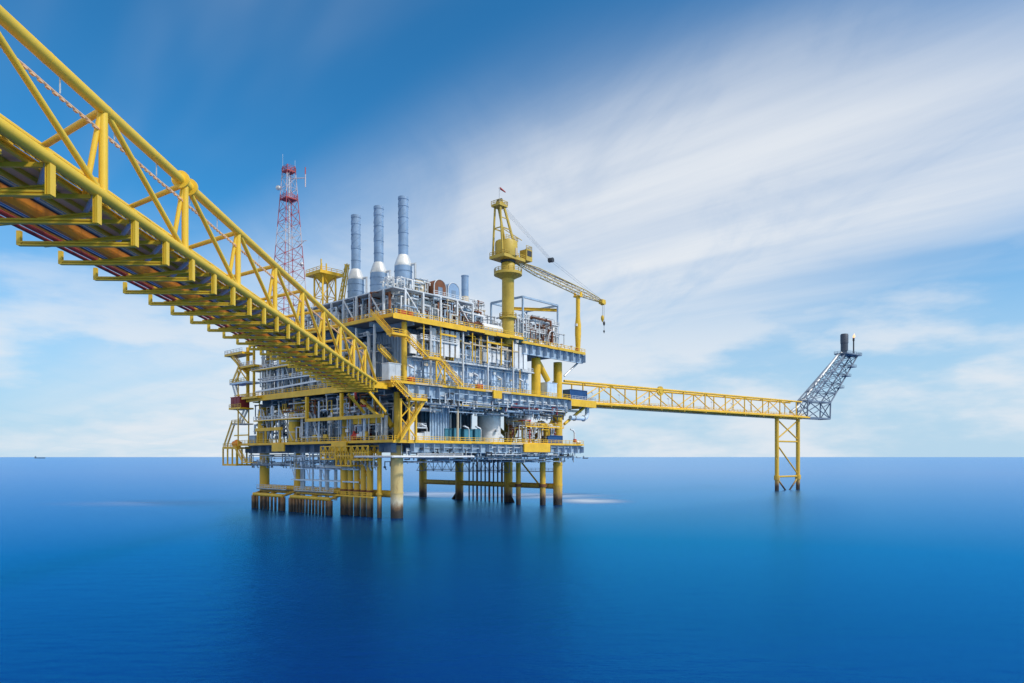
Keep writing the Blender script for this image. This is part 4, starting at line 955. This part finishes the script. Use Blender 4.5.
for u in (32.5, 37): t.part('saddle', MB().box((u-.3,-1.8,52.02), (u+.3,-.2,53.4)), 'steel')
# inside the gantry frame
for k, (u, v, z, r, L, mat, lab) in enumerate(((58,4,55.6,1.5,7,'white','white horizontal drum halfway up inside the gantry frame, nearest the front'),(56,10,53.2,1.3,8,'insul','bright silver horizontal drum low inside the gantry frame'),(63,11,58.4,1.1,6,'white','white horizontal drum at the top level inside the gantry frame'),(50,3,53.0,1.2,5,'white','white horizontal drum just right of the crane pedestal'))):
    t = thing('separator_drum', lab, 'vessel', (u,v,z-r), 'drums in the gantry frame'); t.part('shell', MB().vessel((u-L/2,v,z), (u+L/2,v,z), r, 18), mat)
    for s in (-.3, .3): t.part('saddle', MB().box((u+L*s-.2,v-r*.7,51), (u+L*s+.2,v+r*.7,z-r*.5)), 'steel')
    t.part('nozzle', MB().tube((u,v,z+r*.9), (u,v,z+r+.9), .3, n=8), mat)
t = thing('process_skid', 'two-level grey walkway frame around the drums inside the gantry', 'walkway', (60,8,51))
for z in (56.6, 60.2):
    t.part('walkway', MB().box((53,1,z-.15), (70,2.2,z)).box((53,12,z-.15), (70,13.2,z)), 'grey'); t.part('handrail', MB().rail([(53,1,z),(70,1,z),(70,13,z)], r=.06), 'white')
for u in (53.5, 58, 64, 69.6):
    for v in (1.4, 12.8): t.part('post', MB().beam((u,v,51), (u,v,60), .25, .25), 'white')
t = thing('pipe_spool_ring', 'large grey oval pipe loop standing at the right side of the gantry', 'pipe', (66,0,51)); t.part('pipe', MB().pipe([(64.4+2.1*math.cos(a), -.6, 54.6+3.0*math.sin(a)) for a in [math.pi*2*i/20 for i in range(21)]], .2, 8), 'steel')
for k in range(5):
    u = 50+k*5.2; v = -3.5
    t = thing('valve_manifold', f'white valve stand with red wheel on the right-hand upper deck rim, {ORD[k]} from the pedestal', 'valve', (u,v,50.95), 'valve stands along the rim')
    t.part('stem', MB().tube((u,v,50.95), (u,v,53), .22, n=8), 'white'); t.part('body', MB().vessel((u-.7,v,51.9), (u+.7,v,51.9), .42, 10), 'white' if k % 2 else 'insul'); t.part('hand_wheel', MB().lathe((u,v,53), [(.4,0),(.55,.05),(.4,.1),(.3,.05)], 12), 'red')
# vertical vessels and cabinets inside the bays
BAY = [('vertical_vessel','pale blue upright vessel in the left face bay under the bridge','l',54,0,35.1,1.3,9,'panel'),('vertical_vessel','white upright vessel in the left face bay under the bridge','l',35,-.5,35.1,1.1,7.5,'white'),
 ('vertical_vessel','dark blue upright vessel in the left face bay under the bridge','l',63,-1,35.1,1.2,11,'blue_grey'),('vertical_vessel','pale blue upright vessel on the lowest deck in the left face','l',40,0,20.1,1.5,9,'panel'),
 ('vertical_vessel','dull yellow stout upright vessel on the lowest deck near the left leg','l',46,-2.5,20.1,1.7,9.5,'yellow_old'),('vertical_vessel','dull yellow slim upright vessel at the left end of the lowest deck','l',64.5,-3,20.1,1.35,10.5,'yellow_old'),
 ('vertical_vessel','white slim upright vessel in the middle of the left lowest deck','l',29,-1,20.1,.9,8,'white'),('vertical_vessel','grey upright vessel above the long bridge on the upper deck','l',26,-1,52.1,1.2,5.5,'grey')]
for nm, lab, f, a, d, z, r, h, mat in BAY:
    p = (d,a,z) if f == 'l' else (a,d,z)
    t = thing(nm, lab, 'vessel', p, 'upright vessels')
    t.part('shell', MB().lathe(p, [(r*.92,.0),(r*.92,.8),(r,.85),(r,h-.6),(r*.75,h-.15),(.01,h)], 20), mat)
    for q in (.35, .7): t.part('band', MB().lathe((p[0],p[1],p[2]+h*q), [(r+.01,0),(r+.08,.02),(r+.08,.2),(r+.01,.22)], 20), 'steel')
    t.part('top_pipe', MB().pipe([(p[0],p[1],z+h-.1),(p[0],p[1],z+h+.8),(p[0]+1.5,p[1]+1.5,z+h+.8)], r*.22, 8), mat)
# flood lamps on angled poles
for k, (u, v, z, lab) in enumerate(((2.3,-4.4,35.4,'white flood lamp over the main deck walkway beside the stair tower'),(17.7,-4.4,35.4,'white flood lamp over the main deck walkway at the blast wall centre'),
    (26.0,-4.4,35.4,'white flood lamp over the main deck walkway right of the wall centre'),(35.6,-4.4,35.4,'white flood lamp over the main deck walkway below the crane pedestal'),
    (45.5,-4.4,35.4,'white flood lamp over the main deck walkway left of the yellow columns'),(6.4,-4.6,20.3,'white flood lamp at the lowest deck rail left of the canopy'),
    (22.0,-4.6,20.3,'white flood lamp at the lowest deck rail before the teal generators'),(26.8,-4.6,20.3,'white flood lamp at the lowest deck rail before the big tank'))):
    t = thing('flood_lamp', lab, 'flood lamp', (u,v,z), 'flood lamps along the rails')
    t.part('pole', MB().pipe([(u,v,z),(u,v,z+3.4),(u-.5,v,z+3.9)], .1, 6), 'white'); t.part('lamp_head', MB().beam((u-.4,v,z+3.8), (u-2.1,v,z+4.35), .7, .3), 'white')

# ================================================================== DISTANT SHIPS
def ship(label, X, Y, L, mat, fr):
    t = thing('cargo_ship', label, 'ship', (X,Y,0), fr=fr)
    t.part('hull', MB().add([(X-L/2,Y-8,8),(X+L/2,Y-8,9),(X+L/2,Y+8,9),(X-L/2,Y+8,8),(X-L/2+4,Y-7,-2),(X+L/2-8,Y-7,-2),(X+L/2-8,Y+7,-2),(X-L/2+4,Y+7,-2)], [(0,1,2,3),(0,4,5,1),(1,5,6,2),(2,6,7,3),(3,7,4,0),(7,6,5,4)]), mat)
    t.part('superstructure', MB().box((X-L/2+4,Y-6,8.2), (X-L/2+18,Y+6,24)), 'slate'); t.part('mast', MB().beam((X-L/2+10,Y,24), (X-L/2+10,Y,34), 1.2, 1.2), 'dark')
WF = Frame((0,0), 0)
ship('tiny dark supply ship on the horizon beside the right edge of the platform', 735, 7000, 60, 'dark', WF)
ship('tiny dark ship on the horizon at the far left', -5800, 8600, 130, 'dark', WF)
ship('tiny dark ship on the horizon between the platform and the flare trestle', 900, 9500, 70, 'slate', WF)

# ================================================================== SEA
def sea():
    rings = [0, 30, 60, 100, 160, 240, 340, 480, 700, 1100, 1800, 3200, 6000, 12000, 25000, 60000, 140000]; n = 96; v = [(0,0,0)]; f = []
    for r in rings[1:]:
        for j in range(n):
            a = 2*math.pi*j/n; v.append((r*math.cos(a), r*math.sin(a), 0))
    for j in range(n): f.append((0, 1+j, 1+(j+1) % n))
    for i in range(len(rings)-2):
        for j in range(n): f.append((1+i*n+j, 1+(i+1)*n+j, 1+(i+1)*n+(j+1) % n, 1+i*n+(j+1) % n))
    me = bpy.data.meshes.new('sea'); me.from_pydata(v, [], f); me.update()
    m, nt, b = new_mat('sea_water'); L = nt.links.new
    g = N(nt, 'ShaderNodeNewGeometry')
    # broad drifting tone bands of the water itself
    mp = N(nt, 'ShaderNodeMapping'); mp.inputs['Scale'].default_value = (.004,.016,1); mp.inputs['Rotation'].default_value = (0,0,R(8)); L(g.outputs['Position'], mp.inputs[0])
    n1 = N(nt, 'ShaderNodeTexNoise'); n1.inputs['Scale'].default_value = 1; n1.inputs['Detail'].default_value = 4; L(mp.outputs[0], n1.inputs['Vector'])
    r1 = ramp(nt, n1.outputs[0], [(.3, SEA_A), (.7, SEA_B)])
    # soft foam washed around the legs and in two drifting streaks
    sx = N(nt, 'ShaderNodeSeparateXYZ'); L(g.outputs['Position'], sx.inputs[0])
    def blob(cx, cy, ax, ay, amt, rot=0):
        m1 = N(nt, 'ShaderNodeMapping', vector_type='TEXTURE'); m1.inputs['Location'].default_value = (cx,cy,0); m1.inputs['Scale'].default_value = (ax,ay,1); m1.inputs['Rotation'].default_value = (0,0,R(rot)); L(g.outputs['Position'], m1.inputs[0])
        ln = N(nt, 'ShaderNodeVectorMath', operation='LENGTH'); L(m1.outputs[0], ln.inputs[0])
        mr = N(nt, 'ShaderNodeMapRange', interpolation_type='SMOOTHSTEP'); L(ln.outputs['Value'], mr.inputs[0]); mr.inputs[1].default_value = 1; mr.inputs[2].default_value = 0; mr.inputs[3].default_value = 0; mr.inputs[4].default_value = amt
        return mr.outputs[0]
    bl = [blob(28,256,20,24,1.0,4), blob(12,290,40,34,.8,0), blob(-128,243,46,24,.26,-4), blob(-34,300,50,40,.7,0)]
    acc = bl[0]
    for o in bl[1:]:
        mxn = N(nt, 'ShaderNodeMath', operation='MAXIMUM'); L(acc, mxn.inputs[0]); L(o, mxn.inputs[1]); acc = mxn.outputs[0]
    m3 = N(nt, 'ShaderNodeMapping'); m3.inputs['Scale'].default_value = (.05,.3,1); L(g.outputs['Position'], m3.inputs[0])
    n3 = N(nt, 'ShaderNodeTexNoise'); n3.inputs['Scale'].default_value = 1; n3.inputs['Detail'].default_value = 3; L(m3.outputs[0], n3.inputs['Vector'])
    mr3 = N(nt, 'ShaderNodeMapRange'); L(n3.outputs[0], mr3.inputs[0]); mr3.inputs[1].default_value = .2; mr3.inputs[2].default_value = .5
    ml = N(nt, 'ShaderNodeMath', operation='MULTIPLY'); L(acc, ml.inputs[0]); L(mr3.outputs[0], ml.inputs[1])
    mx = N(nt, 'ShaderNodeMixRGB'); L(ml.outputs[0], mx.inputs[0]); L(r1.outputs[0], mx.inputs[1]); mx.inputs[2].default_value = (.75,.8,.85,1)
    df = N(nt, 'ShaderNodeBsdfDiffuse'); L(mx.outputs[0], df.inputs['Color'])
    gl = N(nt, 'ShaderNodeBsdfGlossy'); gl.inputs['Roughness'].default_value = SEA_ROUGH
    fr = N(nt, 'ShaderNodeFresnel'); fr.inputs['IOR'].default_value = 2.0
    gc = ramp(nt, fr.outputs[0], [(.115,(1,1,1)),(.15,(.02,.60,1)),(.55,(.05,.62,1)),(.9,(.5,.74,1))]); L(gc.outputs[0], gl.inputs['Color'])
    ms = N(nt, 'ShaderNodeMixShader'); iv = N(nt, 'ShaderNodeMath', operation='MULTIPLY_ADD'); L(ml.outputs[0], iv.inputs[0]); iv.inputs[1].default_value = -1; iv.inputs[2].default_value = 1
    fm = N(nt, 'ShaderNodeMath', operation='MULTIPLY'); L(fr.outputs[0], fm.inputs[0]); L(iv.outputs[0], fm.inputs[1]); L(fm.outputs[0], ms.inputs[0]); L(df.outputs[0], ms.inputs[1]); L(gl.outputs[0], ms.inputs[2])
    L(ms.outputs[0], nt.nodes['Material Output'].inputs['Surface']); nt.nodes.remove(b)
    mb_ = N(nt, 'ShaderNodeMapping'); mb_.inputs['Scale'].default_value = (.2,.5,1); L(g.outputs['Position'], mb_.inputs[0])
    n2 = N(nt, 'ShaderNodeTexNoise'); n2.inputs['Scale'].default_value = 1; n2.inputs['Detail'].default_value = 8; n2.inputs['Roughness'].default_value = .62; L(mb_.outputs[0], n2.inputs['Vector'])
    bp = N(nt, 'ShaderNodeBump'); bp.inputs['Strength'].default_value = .4; bp.inputs['Distance'].default_value = 1.0; L(n2.outputs[0], bp.inputs['Height']); L(bp.outputs[0], gl.inputs['Normal'])
    me.materials.append(m); o = bpy.data.objects.new('sea', me); COL.objects.link(o); o['kind'] = 'structure'; o['label'] = 'smooth deep blue open sea reaching to the horizon'
SEA_A, SEA_B, SEA_ROUGH = (.002,.020,.165), (.004,.032,.23), .23
sea()

# ================================================================== SKY, SUN, CAMERA
SUN_EL, SUN_DIR = R(43), Vector((.86,-.42,0)).normalized()
sun_az = math.atan2(SUN_DIR.x, SUN_DIR.y)          # from +Y clockwise
W_ = bpy.data.worlds.new('World'); SC.world = W_; W_.use_nodes = True; nt = W_.node_tree; L = nt.links.new
for n_ in list(nt.nodes): nt.nodes.remove(n_)
out = N(nt, 'ShaderNodeOutputWorld'); bg = N(nt, 'ShaderNodeBackground'); L(bg.outputs[0], out.inputs[0]); bg.inputs['Strength'].default_value = SKY_S = .1
sky = N(nt, 'ShaderNodeTexSky', sky_type='NISHITA'); sky.sun_disc = False; sky.sun_elevation = SUN_EL; sky.sun_rotation = sun_az; sky.air_density = 1.0; sky.dust_density = 0.0; sky.ozone_density = 3.0
hs = N(nt, 'ShaderNodeHueSaturation'); hs.inputs['Saturation'].default_value = 1.0; L(sky.outputs[0], hs.inputs['Color'])
tint = N(nt, 'ShaderNodeMixRGB', blend_type='MULTIPLY'); tint.inputs[0].default_value = 1; L(hs.outputs[0], tint.inputs[1]); tint.inputs[2].default_value = SKY_T = (.30,1.12,1.48,1)   # the deep azure of a dry tropical sky
tc = N(nt, 'ShaderNodeTexCoord'); sep = N(nt, 'ShaderNodeSeparateXYZ'); L(tc.outputs['Generated'], sep.inputs[0])
def mth(op, a, b=None, c=None):
    n_ = N(nt, 'ShaderNodeMath', operation=op)
    for i, x in enumerate((a, b, c)):
        if x is None: continue
        if isinstance(x, (int, float)): n_.inputs[i].default_value = x
        else: L(x, n_.inputs[i])
    return n_.outputs[0]
def sstep(x, lo, hi, a=0, b=1):
    n_ = N(nt, 'ShaderNodeMapRange', interpolation_type='SMOOTHSTEP'); L(x, n_.inputs[0])
    for i, q in enumerate((lo, hi, a, b)): n_.inputs[i+1].default_value = q
    return n_.outputs[0]
dx, dy, dz = sep.outputs
zc = mth('ADD', mth('MAXIMUM', dz, 0.0), .06)
# the cloud sheet lies on a flat layer: project the view direction onto it, stretch along the wind
px, py = mth('DIVIDE', dx, zc), mth('DIVIDE', dy, zc)
cmb = N(nt, 'ShaderNodeCombineXYZ'); L(px, cmb.inputs[0]); L(py, cmb.inputs[1])
def streak(ang, sa, sb, detail, rough=.55, off=0.0, dist=0.0):
    mp = N(nt, 'ShaderNodeMapping'); L(cmb.outputs[0], mp.inputs[0]); mp.inputs['Rotation'].default_value = (0,0,R(ang)); mp.inputs['Location'].default_value = (off,off*.7,0)
    mp2 = N(nt, 'ShaderNodeMapping'); L(mp.outputs[0], mp2.inputs[0]); mp2.inputs['Scale'].default_value = (sa,sb,1)
    n_ = N(nt, 'ShaderNodeTexNoise'); n_.inputs['Scale'].default_value = 1; n_.inputs['Detail'].default_value = detail; n_.inputs['Roughness'].default_value = rough; n_.inputs['Distortion'].default_value = dist
    L(mp2.outputs[0], n_.inputs['Vector']); return n_.outputs[0]
WIND = -47      # the wind blows towards a point low on the left of the view
nA = streak(WIND, .9, .22, 4, .55, 3.1, .4); nB = streak(WIND, 2.6, .35, 5, .6, 9.2); nC = streak(WIND, .5, .16, 3, .5, 17.4, .3)
def plane(al, be, jit=0.0, noise=None):     # signed height of the direction above the line  elevation = al + be * sideways
    t = mth('SUBTRACT', dz, mth('ADD', mth('MULTIPLY', dy, al), mth('MULTIPLY', dx, be)))
    if noise is not None: t = mth('ADD', t, mth('MULTIPLY', mth('SUBTRACT', noise, .5), jit))
    return t
low = sstep(plane(.085, .37, .30, nA), -.14, .12)
up1 = sstep(plane(.46, .66, .35, nC), .16, -.16)
up2 = sstep(plane(.56, .10, .25, nA), .14, -.14)
band = mth('MULTIPLY', mth('MULTIPLY', low, up1), up2)
tex = sstep(nB, .25, .75, .70, 1.0); tex2 = sstep(nA, .3, .6, .78, 1.0)
band = mth('MULTIPLY', mth('MULTIPLY', band, tex), tex2)
wisp = mth('MULTIPLY', sstep(nA, .5, .78), .22)
mpd = N(nt, 'ShaderNodeMapping'); L(tc.outputs['Generated'], mpd.inputs[0]); mpd.inputs['Scale'].default_value = (4.5,4.5,15)
nD = N(nt, 'ShaderNodeTexNoise'); nD.inputs['Scale'].default_value = 1; nD.inputs['Detail'].default_value = 6; nD.inputs['Roughness'].default_value = .55; L(mpd.outputs[0], nD.inputs['Vector'])
hor = mth('MULTIPLY', sstep(dz, .34, .10), sstep(nD.outputs[0], .40, .64, .12, .85))
mpc = N(nt, 'ShaderNodeMapping'); L(cmb.outputs[0], mpc.inputs[0]); mpc.inputs['Rotation'].default_value = (0,0,R(WIND-14)); mpc.inputs['Scale'].default_value = (1.5,.6,1)
nE = N(nt, 'ShaderNodeTexNoise'); nE.inputs['Scale'].default_value = 1; nE.inputs['Detail'].default_value = 7; nE.inputs['Roughness'].default_value = .6; nE.inputs['Distortion'].default_value = .7; L(mpc.outputs[0], nE.inputs['Vector'])
band = mth('MULTIPLY', band, sstep(nE.outputs[0], .30, .58, .68, 1.0))
back = mth('MULTIPLY', sstep(dy, .15, -.35), mth('MULTIPLY', sstep(nA, .2, .6, .75, 1), 1.0))     # overcast added out of view behind the viewer, as fill light
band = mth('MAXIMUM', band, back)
cl = mth('MAXIMUM', band, mth('MAXIMUM', wisp, hor))
mix = N(nt, 'ShaderNodeMixRGB'); L(cl, mix.inputs[0]); L(tint.outputs[0], mix.inputs[1]); mix.inputs[2].default_value = CLOUD = (8.0,8.4,8.9,1)
hz = N(nt, 'ShaderNodeMixRGB'); L(mth('MULTIPLY', sstep(dz, .34, .0), .92), hz.inputs[0]); L(tint.outputs[0], hz.inputs[1]); hz.inputs[2].default_value = (4.5,6.4,8.3,1); L(hz.outputs[0], mix.inputs[1])
back_fill = N(nt, 'ShaderNodeMixRGB'); L(mth('MULTIPLY', sstep(dy, .1, -.4), sstep(dz, -.02, .1)), back_fill.inputs[0]); L(mix.outputs[0], back_fill.inputs[1]); back_fill.inputs[2].default_value = (8,8.1,8.2,1)     # added bright half of the sky, unseen, lights the sides facing the camera
L(back_fill.outputs[0], bg.inputs['Color'])

sd = bpy.data.lights.new('sun', 'SUN'); sd.energy = 2.8; sd.angle = R(6); sd.color = (1,.95,.87)
so = bpy.data.objects.new('sun', sd); COL.objects.link(so)
D = Vector((SUN_DIR.x*math.cos(SUN_EL), SUN_DIR.y*math.cos(SUN_EL), math.sin(SUN_EL)))
so.rotation_euler = D.to_track_quat('Z', 'Y').to_euler(); so.location = D*300

cd = bpy.data.cameras.new('camera'); co = bpy.data.objects.new('camera', cd); COL.objects.link(co); SC.camera = co
cd.sensor_width = 36; cd.lens = 700/1024*36; cd.shift_y = 115.5/1024; cd.clip_end = 300000; cd.clip_start = .5
co.location = (0,0,16); co.rotation_euler = (R(90),0,0)
SC.view_settings.view_transform = 'Standard'; SC.view_settings.look = 'None'; SC.view_settings.exposure = EXPO = 0.0; SC.view_settings.gamma = 1
SC.cycles.max_bounces = 6; SC.cycles.use_denoising = True
